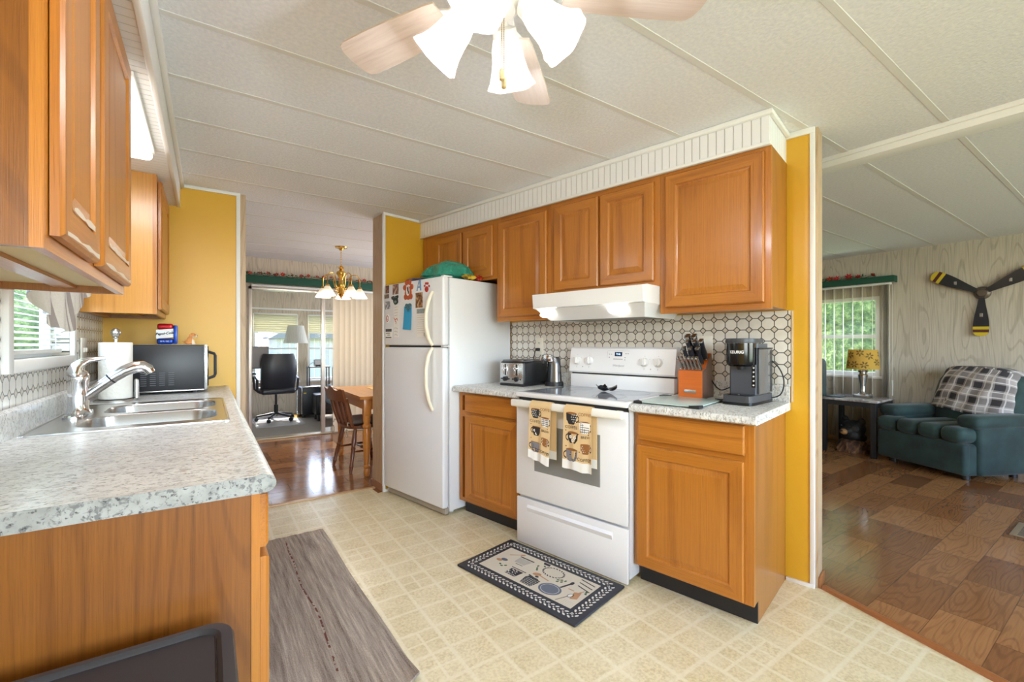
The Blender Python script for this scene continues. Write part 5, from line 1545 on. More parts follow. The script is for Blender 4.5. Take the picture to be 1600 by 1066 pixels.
m.lk(m.b.outputs[0], mxs.inputs[1]); m.lk(tr.outputs[0], mxs.inputs[2]); m.lk(mxs.outputs[0], m.out.inputs['Surface'])
m_shade = m.m
fwd = 90 - 34.35 - 12
for k in range(4):
    a = R(fwd + 90 * k); ax = Vector((math.cos(a) * .68, math.sin(a) * .68, -.73)).normalized()
    p0 = Vector((HX + math.cos(a) * .078, HY + math.sin(a) * .078, 2.062))
    b = MB(); b.tube([(HX + math.cos(a) * .02, HY + math.sin(a) * .02, 2.075), (HX + math.cos(a) * .055, HY + math.sin(a) * .055, 2.08), tuple(p0)], .013, 10); b.lathe([(.014, -.012), (.032, -.006), (.034, .022), (.03, .024)], p0, 20, ax); part('socket', b, m_white, t)
    b = MB(); lob = lambda an, i: 1 + (.055 if i >= 4 else .02) * math.cos(6 * an) * (i / 6)
    pr = [(.026, .004), (.034, .016), (.041, .04), (.045, .07), (.050, .095), (.058, .118), (.067, .134)]
    b.lathe(pr + [(r_ - .003, h) for r_, h in pr[::-1]], p0, 36, ax, lobe=lambda an, i: lob(an, min(i, 13 - i)), ring=True); part('lamp_shade', b, m_shade, t, label='lit frosted tulip shade', smooth=60)
    bp = p0 + ax * .085
    b = MB(); b.ell(bp, (.02, .02, .026), 12, k=8); part('bulb', b, simple('lit_bulb', (255, 255, 255), .5, emit=((255, 248, 236), 12.)) if k == 0 else bpy.data.materials['lit_bulb'], t)
    light('fan_bulb', 'POINT', p0 + ax * .118, FAN_W, (.79, .87, 1.), shadow_soft_size=.022)
m_bead_ch = simple('bead_chain', (150, 130, 96), .3, .9)
for dx, zt_, zl in ((-.010, 2.06, 1.895), (.008, 2.06, 1.89)):
    b = MB(); c0 = Vector((HX + dx, HY - .025 + dx, 0))
    b.tube([c0 + Vector((0, 0, zt_)), c0 + Vector((0, 0, zl))], .0011, 6)
    z = zl
    while z < zt_ - .003: b.ell(c0 + Vector((0, 0, z)), (.0019, .0019, .0019), 6, k=4); z += .0055
    pc = part('pull_chain', b, m_bead_ch, t)
    b = MB(); b.lathe([(0, zl - .034), (.006, zl - .03), (.0075, zl - .018), (.006, zl - .006), (0, zl)], c0, 12); part('chain_fob', b, simple('fob_tan', (190, 168, 126), .4), pc)
# ================================================================ DINING ROOM
r2 = random.Random(21)
m_leafd = simple('garland_leaf_green', (52, 84, 44), .7); m_fred = simple('garland_flower_red', (176, 30, 36), .65); m_yel = simple('flower_centre', (214, 176, 70), .6)


def garland(label, p0, p1, n, seed, fsz=.03):
    """artificial red flowers and leaves laid along the top of a valance"""
    r0 = random.Random(seed); p0, p1 = Vector(p0), Vector(p1); d = (p1 - p0).normalized(); side = Vector((-d.y, d.x, 0))
    t = thing('flower_garland', label, 'garland', tuple(p0))
    b = MB(); k = int((p1 - p0).length / .03)
    b.tube([p0 + (p1 - p0) * (i / k) + Vector((0, 0, .008 + .006 * math.sin(i * 1.3))) + side * (.012 * math.sin(i * .9)) for i in range(k + 1)], .004, 6); part('vine', b, m_leafd, t)
    b = MB()
    for i in range(k * 3):
        q = p0 + (p1 - p0) * r0.random() + side * r0.uniform(-.025, .025) + Vector((0, 0, r0.uniform(.008, .03)))
        s = r0.uniform(.018, .032); rt = Euler((r0.uniform(-.9, .9), r0.uniform(-1.1, .2), r0.uniform(0, 6.3))).to_matrix().to_4x4()
        n0 = len(b.v)
        b.add([(0, 0, 0), (s * .5, -s * .3, .002), (s, 0, .004), (s * .5, s * .3, .002), (s * .5, 0, .006)], [(0, 1, 4), (1, 2, 4), (2, 3, 4), (3, 0, 4), (3, 2, 1, 0)]); b.xf(Matrix.Translation(q) @ rt, n0)
    part('leaves', b, m_leafd, t, smooth=0)
    for i in range(n):
        q = p0 + (p1 - p0) * ((i + .5 + r0.uniform(-.3, .3)) / n) + side * r0.uniform(-.02, .01) + Vector((0, 0, r0.uniform(.02, .042)))
        rt = Euler((r0.uniform(.5, 1.3), r0.uniform(-.5, .5), r0.uniform(-.6, .6) + math.atan2(d.y, d.x))).to_matrix().to_4x4()
        b = MB(); s = fsz * r0.uniform(.8, 1.2)
        for j in range(7):
            a = 2 * PI * j / 7; ca, sa = math.cos(a), math.sin(a)
            L = [(0, 0, 0), (s * .5, -s * .24, .004), (s, 0, .009), (s * .5, s * .24, .004)]
            b.add([(x * ca - y * sa, x * sa + y * ca, z) for x, y, z in L], [(0, 1, 2, 3)])
        b.mi = 1; b.ell((0, 0, .005), (s * .16, s * .16, s * .12), 8, k=4)
        b.xf(Matrix.Translation(q) @ rt); part('flower', b, [m_fred, m_yel], t, smooth=0)
    return t


def valance(label, x0, x1, y0, y1, z0, z1, deep):
    """cloth-covered box valance: front board, two returns and a top"""
    t = thing('box_valance', label, 'valance', ((x0 + x1) / 2, (y0 + y1) / 2, z0))
    b = MB()
    if deep == 'y':   # front faces -y
        b.rbox(x0, x1, y0, y0 + .015, z0, z1, .004); part('front_board', b, m_green, t)
        for x in (x0, x1 - .015):
            b = MB(); b.rbox(x, x + .015, y0 + .0155, y1 - .001, z0, z1, .003); part('return_board', b, m_green, t)
    else:             # front faces -x
        b.rbox(x0, x0 + .015, y0, y1, z0, z1, .004); part('front_board', b, m_green, t)
        for y in (y0, y1 - .015):
            b = MB(); b.rbox(x0 + .0155, x1 - .001, y, y + .015, z0, z1, .003); part('return_board', b, m_green, t)
    b = MB(); b.box(x0 + .016, x1 - .001, y0 + .016, y1 - .001, z1 - .012, z1 - .001); part('top_board', b, m_green, t)
    return t


valance('long dark green valance over the sliding door beyond the kitchen', .0, 2.5, 6.29, 6.418, 1.965, 2.062, 'y')
garland('garland of red flowers along the green valance over the sliding door', (.2, 6.34, 2.066), (2.45, 6.34, 2.066), 24, 5)
# vertical blind over the right half of the sliding door
m_vane = simple('cream_vertical_vane', (226, 214, 194), .75, bump=(300, .2))
t = thing('vertical_blind', 'cream vertical blind drawn over the right half of the sliding door', 'blind', (1.85, 6.36, .02))
b = MB(); b.rbox(.45, 2.36, 6.345, 6.375, 1.93, 1.958, .003); part('head_rail', b, m_white, t)
k = 0; x = 1.452
while x < 2.38:
    b = MB(); n0 = 0
    b.slab(lambda u, w: (-.044 + .088 * u, .006 * math.sin(PI * u), .025 + 1.9 * w), 6, 1, (0, .0012, 0)); b.xf(Matrix.Translation((x, 6.36, 0)) @ Matrix.Rotation(R(-17), 4, 'Z'))
    part('vane', b, m_vane, t); x += .072
t = thing('blind_clutch', 'x', 'x') if False else None

# chandelier
cx_, cy_ = 1.236, 5.193
t = thing('chandelier', 'brass five-arm chandelier with lit glass shades over the dining table', 'chandelier', (cx_, cy_, CZ))
C = (cx_, cy_, 0)
b = MB(); b.lathe([(.0, CZ - .04), (.018, CZ - .038), (.028, CZ - .02), (.062, CZ - .012), (.066, CZ - .0005)], C, 24); part('canopy', b, m_brass, t)
b = MB(); z = CZ - .04; k = 0
while z > 2.085:
    q = Matrix.Translation((cx_, cy_, z - .011)) @ Matrix.Rotation(PI / 2 * (k % 2), 4, 'Z')
    n0 = len(b.v); b.tube([(.0065 * math.cos(a), 0, .013 * math.sin(a)) for a in [2 * PI * i / 12 for i in range(13)]], .0017, 6, cap=False); b.xf(q, n0); z -= .0195; k += 1
part('chain', b, m_brass, t)
b = MB(); b.lathe([(.006, 2.09), (.022, 2.078), (.032, 2.066), (.022, 2.052), (.013, 2.042), (.03, 2.034), (.046, 2.022), (.05, 2.005), (.042, 1.98), (.024, 1.955), (.017, 1.93), (.026, 1.91), (.03, 1.87), (.022, 1.83), (.032, 1.80), (.036, 1.775), (.022, 1.75), (.008, 1.735), (.012, 1.725), (.0, 1.712)][::-1], C, 24); part('body', b, m_brass, t)
m = M('chandelier_glass'); m.col((250, 238, 214)); m.set(roughness=.35)
hz = m.xyz()[2].rng(-.49, -.57, .25, 3.2, True)
m.b.inputs['Emission Color'].default_value = lin((255, 236, 206)); m.lk(hz, m.b.inputs['Emission Strength']); m_cglass = m.m
for k in range(5):
    a = R(-145 + 72 * k); ca, sa = math.cos(a), math.sin(a)
    def A(r_, z): return (cx_ + ca * r_, cy_ + sa * r_, z)
    b = MB(); arc = [A(.02, 1.86), A(.05, 1.835), A(.075, 1.86), A(.085, 1.91)] + [A(.145 + .06 * math.cos(q), 1.935 + .06 * math.sin(q)) for q in [PI - PI * i / 9 for i in range(10)]] + [A(.205, 1.90), A(.205, 1.86)]
    b.tube(arc, .0055, 8)
    b.tube([A(.06 + .026 * math.cos(q) * (1 - q / 14), 1.815 + .026 * math.sin(q) * (1 - q / 14)) for q in [i * .5 for i in range(15)]], .0035, 6); part('arm', b, m_brass, t)
    b = MB(); b.lathe([(.010, 1.862), (.022, 1.855), (.024, 1.838), (.018, 1.835)][::-1], A(.205, 0), 16); part('shade_cap', b, m_brass, t)
    b = MB(); pr = [(.022, 1.842), (.034, 1.825), (.05, 1.795), (.066, 1.765), (.082, 1.738)]
    b.lathe(pr + [(r_ - .003, z) for r_, z in pr[::-1]], A(.205, 0), 28, lobe=lambda an, i: 1 + .03 * math.cos(8 * an) * (min(i, 9 - i) / 4), ring=True); part('lamp_shade', b, m_cglass, t, smooth=60)
    b = MB(); b.ell(A(.205, 1.782), (.02, .02, .028), 10, k=8); part('bulb', b, bpy.data.materials['lit_bulb'], t)
    light('chandelier_bulb', 'POINT', A(.205, 1.725), CHAND_W, (1, .93, .82), shadow_soft_size=.04)

# dining table
t = thing('dining_table', 'honey pine dining table with turned legs behind the fridge wall', 'table', (1.75, 4.62, 0))
tx0, tx1, ty0, ty1 = 1.135, 2.40, 4.06, 5.15
b = MB(); b.prism([(tx0 + .02, ty0), (tx1, ty0), (tx1, ty1), (tx0 + .05, ty1), (tx0, ty1 - .05), (tx0, ty0 + .02)], .715, .742, 'z'); part('tabletop', b, m_pine, t)
b = MB()
for q in ((tx0 + .05, tx1 - .05, ty0 + .05, ty0 + .072), (tx0 + .05, tx1 - .05, ty1 - .072, ty1 - .05), (tx0 + .05, tx0 + .072, ty0 + .05, ty1 - .05), (tx1 - .072, tx1 - .05, ty0 + .05, ty1 - .05)): b.box(*q, .615, .7145)
part('apron', b, m_pine, t)
for x in (tx0 + .075, tx1 - .075):
    for y in (ty0 + .075, ty1 - .075):
        b = MB(); b.rbox(x - .034, x + .034, y - .034, y + .034, .56, .7145, .004)
        b.lathe([(.02, .0015), (.026, .02), (.029, .05), (.022, .075), (.03, .085), (.03, .10), (.022, .11), (.024, .14), (.036, .33), (.037, .40), (.028, .445), (.036, .455), (.036, .475), (.028, .485), (.033, .52), (.034, .56)], (x, y, 0), 18); part('leg', b, m_pine_z, t)
b = MB(); b.slab(lambda u, w: (1.42 + .40 * u, 4.52 + .36 * w, .7428), 4, 4, (0, 0, .002)); solo('placemat', b, simple('straw_placemat', (222, 190, 120), .85, bump=(200, .5)), 'pale straw placemat on the dining table', 'placemat', (1.62, 4.7, .7425))
t = thing('salt_shaker', 'small dark shaker on the dining table by the fridge wall', 'shaker', (1.60, 5.0, .7425))
b = MB(); b.lathe([(.018, .743), (.02, .755), (.016, .79)], (1.60, 5.0, 0), 14); part('body', b, m_black, t)
b = MB(); b.lathe([(.0165, .7902), (.016, .80), (0, .806)], (1.60, 5.0, 0), 14); part('cap', b, m_dsteel, t)

# dining chair: tucked under the table, facing +x, seen from behind
t = thing('dining_chair', 'dark wooden dining chair with a tied grey cushion at the pine table', 'chair', (1.30, 4.54, 0), 'R', R(100), local=True)
# local frame: the chair faces -y... here +y is forward
def CH(p): return p
b = MB(); b.prism([(.205 * math.copysign(abs(math.cos(a)) ** .75, math.cos(a)), .02 - .2 * math.copysign(abs(math.sin(a)) ** .75, math.sin(a))) for a in [2 * PI * i / 28 for i in range(28)]], .405, .435, 'z'); part('seat', b, m_walnut, t)
for sx in (-1, 1):
    for sy in (-1, 1):
        b = MB(); top = Vector((sx * .13, .02 + sy * .13, .406)); bot = Vector((sx * .195, .02 + sy * .205, .0015))
        prof = [(0, .014), (.12, .02), (.3, .024), (.42, .018), (.45, .025), (.5, .018), (.62, .021), (.82, .016), (.86, .022), (.9, .016), (1, .014)]
        b.tube([top.lerp(bot, q) for q, _ in prof], [r_ for _, r_ in prof], 12); part('leg', b, m_walnut, t)
for (a, c, z) in (((-.165, .17), (-.165, -.13), .19), ((.165, .17), (.165, -.13), .19), ((-.165, .02), (.165, .02), .19)):
    b = MB(); pr = [(0, .008), (.2, .011), (.42, .012), (.5, .019), (.58, .012), (.8, .011), (1, .008)]
    b.tube([Vector((*a, z)).lerp(Vector((*c, z)), q) for q, _ in pr], [r_ for _, r_ in pr], 10); part('stretcher', b, m_walnut, t)
for x, w in ((-.15, .026), (-.05, .024), (.05, .024), (.15, .026)):
    b = MB(); b.tube([(x * .92, .185, .43), (x * 1.0, .225, .56), (x * 1.06, .26, .70)], [w * .8, w, w * .85], 10, sq=None); b.v = [(v[0], .2 + (v[1] - .2) * 1.0, v[2]) for v in b.v]; part('back_slat', b, m_walnut, t)
b = MB()
def crest(u, w):
    x = -.20 + .40 * u; top = .80 + .022 * math.cos((u - .5) * 4 * PI) - .03 * abs(2 * u - 1) ** 4; z = .675 + (top - .675) * w
    return (x, .265 + .02 * math.cos((u - .5) * PI) - .0 + (z - .675) * .25, z)
b.slab(crest, 24, 4, (0, .022, 0)); part('crest_rail', b, m_walnut, t)
m_cush = simple('grey_cushion_cloth', (128, 116, 108), .9, bump=(160, .4))
b = MB()
for sgn in (1, -1):
    def cu(u, w, sgn=sgn):
        a, c = u * 2 - 1, w * 2 - 1; e = max(0, (1 - abs(a) ** 4)) ** .5 * max(0, (1 - abs(c) ** 4)) ** .5
        return (a * .195, .015 + c * .185, .4645 + sgn * .028 * e + (.002 if sgn > 0 else 0))
    b.grid(cu, 14, 14, flip=sgn < 0)
cu_ = part('cushion', b, m_cush, t, smooth=60)
for sx in (-1, 1):
    b = MB(); b.tube([(sx * .14, .19, .46), (sx * .15, .235, .47), (sx * .16, .24, .44)], .006, 8)
    b.tube([(sx * .155 + .022 * math.sin(q), .245, .41 - .035 * (1 - math.cos(q))) for q in [2 * PI * i / 14 for i in range(15)]], .005, 8); part('tie', b, simple('cushion_tie', (176, 158, 138), .9), cu_)

# ================================================================ OFFICE BEYOND THE SLIDING DOOR
def cloth_trans(name, c, k):
    """thin cloth that lets daylight through"""
    m = M(name); m.col(c); m.set(roughness=.85); tl = m.n('ShaderNodeBsdfTranslucent'); tl.inputs[0].default_value = lin(c)
    mx = m.n('ShaderNodeMixShader'); mx.inputs[0].default_value = k; m.lk(m.b.outputs[0], mx.inputs[1]); m.lk(tl.outputs[0], mx.inputs[2]); m.lk(mx.outputs[0], m.out.inputs['Surface']); return m.m


m_shade_bl = cloth_trans('cream_pleated_shade', (222, 217, 194), .3)
for i, (x0, x1) in enumerate(WX[1:3]):
    t = thing('window_blind', ['cream blind half-raised in the left office window, behind the lamp', 'cream blind half-raised in the right office window, behind the door post'][i], 'blind', ((x0 + x1) / 2, OY - .01, 1.40))
    b = MB()
    def bl(u, w, x0=x0, x1=x1): return (x0 + .02 + (x1 - x0 - .04) * u, OY - .012 + .006 * math.sin(w * 50), 1.715 - .30 * w)
    b.slab(bl, 2, 64, (0, .0012, 0)); part('shade_cloth', b, m_shade_bl, t)
    b = MB(); b.rbox(x0 + .02, x1 - .02, OY - .024, OY - .002, 1.398, 1.413, .003); part('bottom_rail', b, m_white, t)
    b = MB(); b.rbox(x0 + .02, x1 - .02, OY - .03, OY - .002, 1.715, 1.74, .003); part('head_rail', b, m_white, t)
# clear chair mat
b = MB(); b.rbox(.58, 1.24, 7.35, 8.4, .001, .004, .001, 1)
solo('chair_mat', b, simple('pale_chair_mat', (190, 190, 192), .18), 'pale shiny chair mat under the office chair', 'mat', (.85, 7.8, 0))
# office chair
t = thing('office_chair', 'black high-back office chair on castors at the desk', 'chair', (.90, 7.93, .0045), 'R', R(6), local=True)
m_lea = simple('black_leather', (38, 38, 46), .38)
b = MB()
def ob(u, w):
    a, c = u * 2 - 1, w
    return (a * (.235 + .012 * math.sin(c * PI)) * (1 - .12 * max(0, c - .8) / .2), -.20 - .045 * c - .05 * math.sin(c * 3.0) + .06 * abs(a) ** 2.6, .50 + .56 * c)
b.slab(ob, 16, 16, (0, .075, 0)); part('backrest', b, m_lea, t, smooth=60)
b = MB(); b.rbox(-.24, .24, -.22, .25, .43, .52, .035, 3); part('seat', b, m_lea, t)
for s_ in (-1, 1):
    b = MB(); b.tube([(s_ * .24, -.12, .46), (s_ * .285, -.12, .50), (s_ * .29, -.14, .66), (s_ * .29, .0, .70), (s_ * .29, .14, .69), (s_ * .27, .16, .50), (s_ * .22, .12, .45)], .018, 8); part('armrest', b, m_lea, t)
b = MB(); b.cyl((0, 0, .08), (0, 0, .25), .03, 14); b.cyl((0, 0, .25), (0, 0, .43), .016, 12); part('gas_lift', b, m_black, t)
for k in range(5):
    a = R(72 * k + 20); b = MB(); b.tube([(0, 0, .115), (.27 * math.cos(a), .27 * math.sin(a), .075)], [.026, .017], 8); lg = part('base_spoke', b, m_black, t)
    b = MB(); b.tube([(.27 * math.cos(a) - .02 * math.sin(a), .27 * math.sin(a) + .02 * math.cos(a), .03), (.27 * math.cos(a) + .02 * math.sin(a), .27 * math.sin(a) - .02 * math.cos(a), .03)], .028, 12); b.cyl((.27 * math.cos(a), .27 * math.sin(a), .05), (.27 * math.cos(a), .27 * math.sin(a), .08), .008, 8); part('castor', b, m_black, lg)
# desk
lo = light('fill_office_side', 'AREA', (4.15, 7.55, 1.3), 45, FILL_TINT, shape='RECTANGLE', size=1.6, size_y=1.2)  # added fill lamp, unseen; the side wall has no window
aim(lo, (0.5, 7.6, 1.0))
t = thing('desk', 'dark office desk with thin black legs left of the office chair', 'desk', (.36, 7.9, 0))
b = MB(); b.rbox(-.5, .55, 7.50, 8.30, .735, .76, .005); part('desktop', b, simple('dark_desktop', (60, 56, 58), .35), t)
for x, y in ((-.46, 7.54), (.51, 7.54), (-.46, 8.26), (.51, 8.26)):
    b = MB(); b.rbox(x - .018, x + .018, y - .018, y + .018, .0015, .7345, .003); part('leg', b, m_black, t)
b = MB(); b.box(.10, .50, 7.9, 8.25, .36, .38); b.box(.10, .50, 7.9, 8.25, .06, .08); b.box(.10, .118, 7.9, 8.25, .0015, .7); b.box(.482, .50, 7.9, 8.25, .0015, .7); part('shelf_unit', b, simple('brown_shelf', (150, 104, 72), .5), t)
t = thing('monitor', 'computer monitor with a dark brownish screen on the desk', 'monitor', (.48, 7.95, .76))
b = MB(); b.rbox(.16, .80, 7.95, 7.985, .83, 1.175, .006); part('casing', b, m_black, t)
b = MB(); b.rbox(.17, .79, 7.946, 7.951, .84, 1.165, .001, 1); part('screen', b, simple('monitor_screen', (96, 80, 76), .3), t)
b = MB(); b.rbox(.44, .52, 7.965, 7.985, .775, .84, .005); b.rbox(.36, .60, 7.9, 8.05, .7605, .775, .005); part('stand', b, m_black, t)
t = thing('keyboard', 'dark keyboard on the office desk', 'keyboard', (.40, 7.62, .7605))
b = MB(); b.rbox(.2, .6, 7.56, 7.70, .7605, .778, .005); part('body', b, m_black, t)
b = MB()
for i in range(12):
    for j in range(4): b.rbox(.21 + i * .032, .236 + i * .032, 7.568 + j * .032, 7.594 + j * .032, .7782, .783, .002, 1)
part('keys', b, m_dgray, t)
b = MB()
for i in range(5): b.box(.25 + i * .004, .42 - i * .003, 7.72, 7.88, .7605 + i * .008, .768 + i * .008)
solo('paper_stack', b, simple('mixed_papers', (206, 206, 204), .8), 'stack of papers on the office desk', 'papers', (.33, 7.8, .7605))
# floor lamp
lx, ly = 1.225, 8.2
t = thing('floor_lamp', 'floor lamp with white pleated shade before the office windows', 'lamp', (lx, ly, 0))
b = MB(); b.lathe([(.13, .0015), (.13, .015), (.03, .035), (0, .036)], (lx, ly, 0), 24); part('base', b, m_brass, t)
b = MB(); b.cyl((lx + .02, ly, .03), (lx + .02, ly, 1.3), .011, 10); part('pole', b, m_steel, t)
m = M('pleated_lampshade'); p = m.xyz(); m.col((214, 212, 206)); m.set(roughness=.8); m_pl = m.m
b = MB(); pr = [(.185, 1.225), (.12, 1.52)]
b.lathe(pr + [(.117, 1.52), (.182, 1.225)], (lx, ly, 0), 72, lobe=lambda an, i: 1 + .012 * math.cos(36 * an), ring=True); part('lamp_shade', b, m_pl, t, smooth=0)
# black cabinet / heater beside the windows
t = thing('storage_case', 'black upright storage case with silver rim behind the door post', 'case', (1.55, 8.1, 0))
b = MB(); b.rbox(1.27, 1.62, 7.9, 8.3, .05, .50, .02, 3)
for x in (1.31, 1.58): b.cyl((x, 8.0, .0015), (x, 8.0, .05), .025, 10); b.cyl((x, 8.2, .0015), (x, 8.2, .05), .025, 10)
part('body', b, m_black, t)
b = MB(); b.tube([(1.27, 7.895, .08), (1.27, 7.895, .49), (1.285, 7.895, .505), (1.6, 7.895, .505), (1.62, 7.895, .49), (1.62, 7.895, .08)], .012, 8); part('rim', b, m_steel, t)
b = MB(); b.rbox(1.295, 1.335, 7.893, 7.899, .40, .42, .002); part('yellow_label', b, simple('yellow_sticker', (214, 190, 60), .5), t)
t = thing('printer', 'black printer sitting low beside the storage case in the office', 'printer', (1.8, 7.75, 0))
b = MB(); b.rbox(1.40, 1.95, 7.45, 7.80, .10, .42, .02, 3)
for x in (1.45, 1.9): b.cyl((x, 7.5, .0015), (x, 7.5, .1), .02, 10); b.cyl((x, 7.74, .0015), (x, 7.74, .1), .02, 10)
part('body', b, m_black, t)
b = MB(); b.rbox(1.44, 1.91, 7.42, 7.4495, .14, .30, .006); part('paper_tray', b, m_dgray, t)
# small table with a gadget
t = thing('side_table', 'small grey metal side table at the right office window', 'table', (1.62, 8.42, 0))
b = MB(); b.rbox(1.44, 1.80, 8.32, 8.56, .80, .82, .004); part('tabletop', b, m_dgray, t)
for x in (1.46, 1.78):
    for y in (8.34, 8.54):
        b = MB(); b.cyl((x, y, .0015), (x, y, .8), .011, 8); part('leg', b, m_dgray, t)
t = thing('desk_phone', 'black gadget with a curved cord on the grey side table', 'phone', (1.62, 8.42, .82))
b = MB(); b.prism([(8.36, .8205), (8.52, .8205), (8.52, .93), (8.47, .94), (8.36, .85)], 1.56, 1.72, 'x'); part('base', b, m_black, t)
b = MB(); b.tube([(1.57, 8.40, .87), (1.52, 8.38, .89), (1.47, 8.36, .86), (1.45, 8.35, .8235)], .004, 6); part('cord', b, m_black, t)
# blue armchair seen through the right door pane
m = M('blue_velvet'); p = m.obj(); m.col(m.mix(m.noise(p, 9, 4), (88, 124, 150), (140, 174, 196))); m.set(roughness=.8); m_bl = m.m
t = thing('armchair', 'pale blue upholstered armchair behind the sliding door glass', 'armchair', (1.97, 7.0, 0), 'R', R(0), local=True)
b = MB(); b.rbox(-.36, .36, -.34, .34, .08, .30, .04, 3)
for x in (-.3, .3):
    for y in (-.28, .28): b.cyl((x, y, .0015), (x, y, .09), .025, 10)
part('base', b, m_bl, t)
b = MB(); b.rbox(-.25, .25, -.34, .26, .3005, .45, .05, 3); part('seat_cushion', b, m_bl, t)
for s_ in (-1, 1):
    b = MB(); b.rbox(s_ * .37 - .11, s_ * .37 + .11, -.36, .3, .3, .60, .07, 4); part('arm', b, m_bl, t)
b = MB(); b.rbox(-.36, .36, .22, .40, .3, .90, .07, 4); part('backrest', b, m_bl, t)

# ================================================================ LIVING ROOM
valance('dark green valance over the living room window', 6.465, 6.588, 1.742, 3.45, 1.932, 2.004, 'x')
garland('garland of red poinsettias along the green valance of the living room window', (6.52, 1.93, 2.008), (6.52, 3.4, 2.008), 14, 8, .042)
m_sheer = cloth_trans('translucent_vane', (238, 234, 226), .5)
t = thing('vertical_blind', 'white vertical blind with open vanes over the living room window', 'blind', (6.53, 2.5, .1))
b = MB(); b.rbox(6.515, 6.545, 1.78, 3.42, 1.905, 1.93, .003); part('head_rail', b, m_white, t)
y = 1.96
while y < 3.35:
    b = MB(); b.slab(lambda u, w: (-.043 + .086 * u, .004 * math.sin(PI * u), .06 + 1.85 * w), 4, 1, (0, .001, 0)); b.xf(Matrix.Translation((6.53, y, 0)) @ Matrix.Rotation(R(13), 4, 'Z')); part('vane', b, m_sheer, t); y += .098
for k in range(7):
    b = MB(); b.slab(lambda u, w: (-.043 + .086 * u, .004 * math.sin(PI * u), .06 + 1.85 * w), 4, 1, (0, .001, 0)); b.xf(Matrix.Translation((6.53, 1.80 + k * .011, 0)) @ Matrix.Rotation(R(8 + k), 4, 'Z')); part('vane', b, m_sheer, t)
b = MB(); b.cyl((6.5, 1.765, .65), (6.5, 1.765, 1.9), .0015, 6); b.cyl((6.5, 1.765, .62), (6.5, 1.765, .80), .006, 8); part('pull_wand', b, m_white, t)

# propeller on the wall
px_, py_, pz_ = 6.548, 1.056, 1.74
t = thing('wall_propeller', 'three-blade wooden propeller with yellow tips hung on the panelled wall', 'wall decor', (px_, py_, pz_))
m_pb = simple('propeller_black', (38, 38, 44), .35); m_py = simple('propeller_yellow', (206, 180, 40), .4); m_pm = simple('propeller_maroon', (84, 36, 34), .4)
b = MB(); b.lathe([(0, 0), (.062, 0), (.066, .012), (.06, .03), (.04, .04), (.034, .052), (0, .054)], (px_ + .036, py_, pz_), 28, (-1, 0, 0)); part('hub', b, simple('propeller_hub', (96, 84, 74), .35, .3), t)
LB = .445
for k in range(3):
    a = -PI / 2 + 2 * PI / 3 * k + R(1)
    b = MB()
    def w_at(s): return .026 + .034 * math.sin(min(1, s * 1.15) ** 1.3 * PI * .62) if s < .88 else (.026 + .034 * math.sin(min(1, .88 * 1.15) ** 1.3 * PI * .62)) * math.sqrt(max(0, 1 - ((s - .88) / .12) ** 2))
    N = 40
    def pb(u, w):
        s = u; tw = R(26) * (1 - s); c = (w - .5) * 2 * max(w_at(s), .002)
        l = .05 + (LB - .05) * s
        return (px_ + c * math.sin(tw) * .7, py_ + l * math.cos(a) - c * math.cos(tw) * math.sin(a), pz_ + l * math.sin(a) + c * math.cos(tw) * math.cos(a))
    b.slab(pb, N, 6, (-.008, 0, 0))
    for i in range(N * 6 * 2):
        s = ((i // 2) // 6 + .5) / N
        b.m[i] = 1 if s > .90 or .76 < s < .82 else (2 if .82 <= s <= .90 else 0)
    part('blade', b, [m_pb, m_py, m_pm], t)
    b = MB(); cp = Vector(pb(.45, .5)); b.rbox(cp.x - .0105, cp.x - .0075, cp.y - .011, cp.y + .011, cp.z - .018, cp.z + .018, .001, 1); part('blade_plate', b, m_steel, t)

# side table, lamp, bear
t = thing('side_table', 'black side table with marbled top under the living room window', 'side table', (6.18, 2.0, 0), 'R', 0)
m = M('marbled_top'); p = m.obj(); m.col(m.mix(m.noise(p, 7, 5, .6, 1.2).rng(.35, .65), (120, 106, 102), (190, 180, 174))); m.set(roughness=.15)
zt_ = .61
fl, frr, brr = Vector((5.80, 2.215, 0)), Vector((5.585, 1.665, 0)), Vector((6.30, 1.66, 0))
poly = [(5.80, 2.33), (5.80, 1.70), (6.36, 1.70), (6.36, 2.33)]
b = MB(); b.rbox(5.80, 6.36, 1.70, 2.235, zt_ - .022, zt_, .006); part('tabletop', b, m.m, t)
b = MB()
for q in ((5.82, 6.34, 1.72, 1.74), (5.82, 6.34, 2.195, 2.215), (5.82, 5.84, 1.72, 2.215), (6.32, 6.34, 1.72, 2.215)): b.box(*q, zt_ - .075, zt_ - .0225)
part('apron', b, m_black, t)
for x in (5.84, 6.32):
    for y in (1.74, 2.20):
        b = MB(); b.rbox(x - .024, x + .024, y - .024, y + .024, .0015, zt_ - .0225, .003); part('leg', b, m_black, t)
lx, ly = 6.20, 1.95
t = thing('table_lamp', 'silver table lamp with yellow floral shade on the side table', 'lamp', (lx, ly, zt_))
b = MB(); b.rbox(lx - .075, lx + .075, ly - .075, ly + .075, zt_ + .0005, zt_ + .03, .006); part('base', b, m_steel, t)
b = MB(); b.lathe([(.05, .03), (.035, .045), (.026, .07), (.03, .14), (.042, .21), (.046, .25), (.035, .268), (.03, .275), (.045, .285), (.048, .30), (.03, .31), (.012, .32), (.010, .36)], (lx, ly, zt_), 24); part('stem', b, m_steel, t)
m = M('yellow_floral_shade'); p = m.xyz(); m.col((232, 196, 92)); m.set(roughness=.8)
m_ysh = cloth_trans('yellow_floral_cloth', (236, 202, 104), .55)
m_ybr = simple('floral_brown', (120, 92, 36), .8)
zs0, zs1, rb, rt_ = zt_ + .32, zt_ + .54, .155, .135
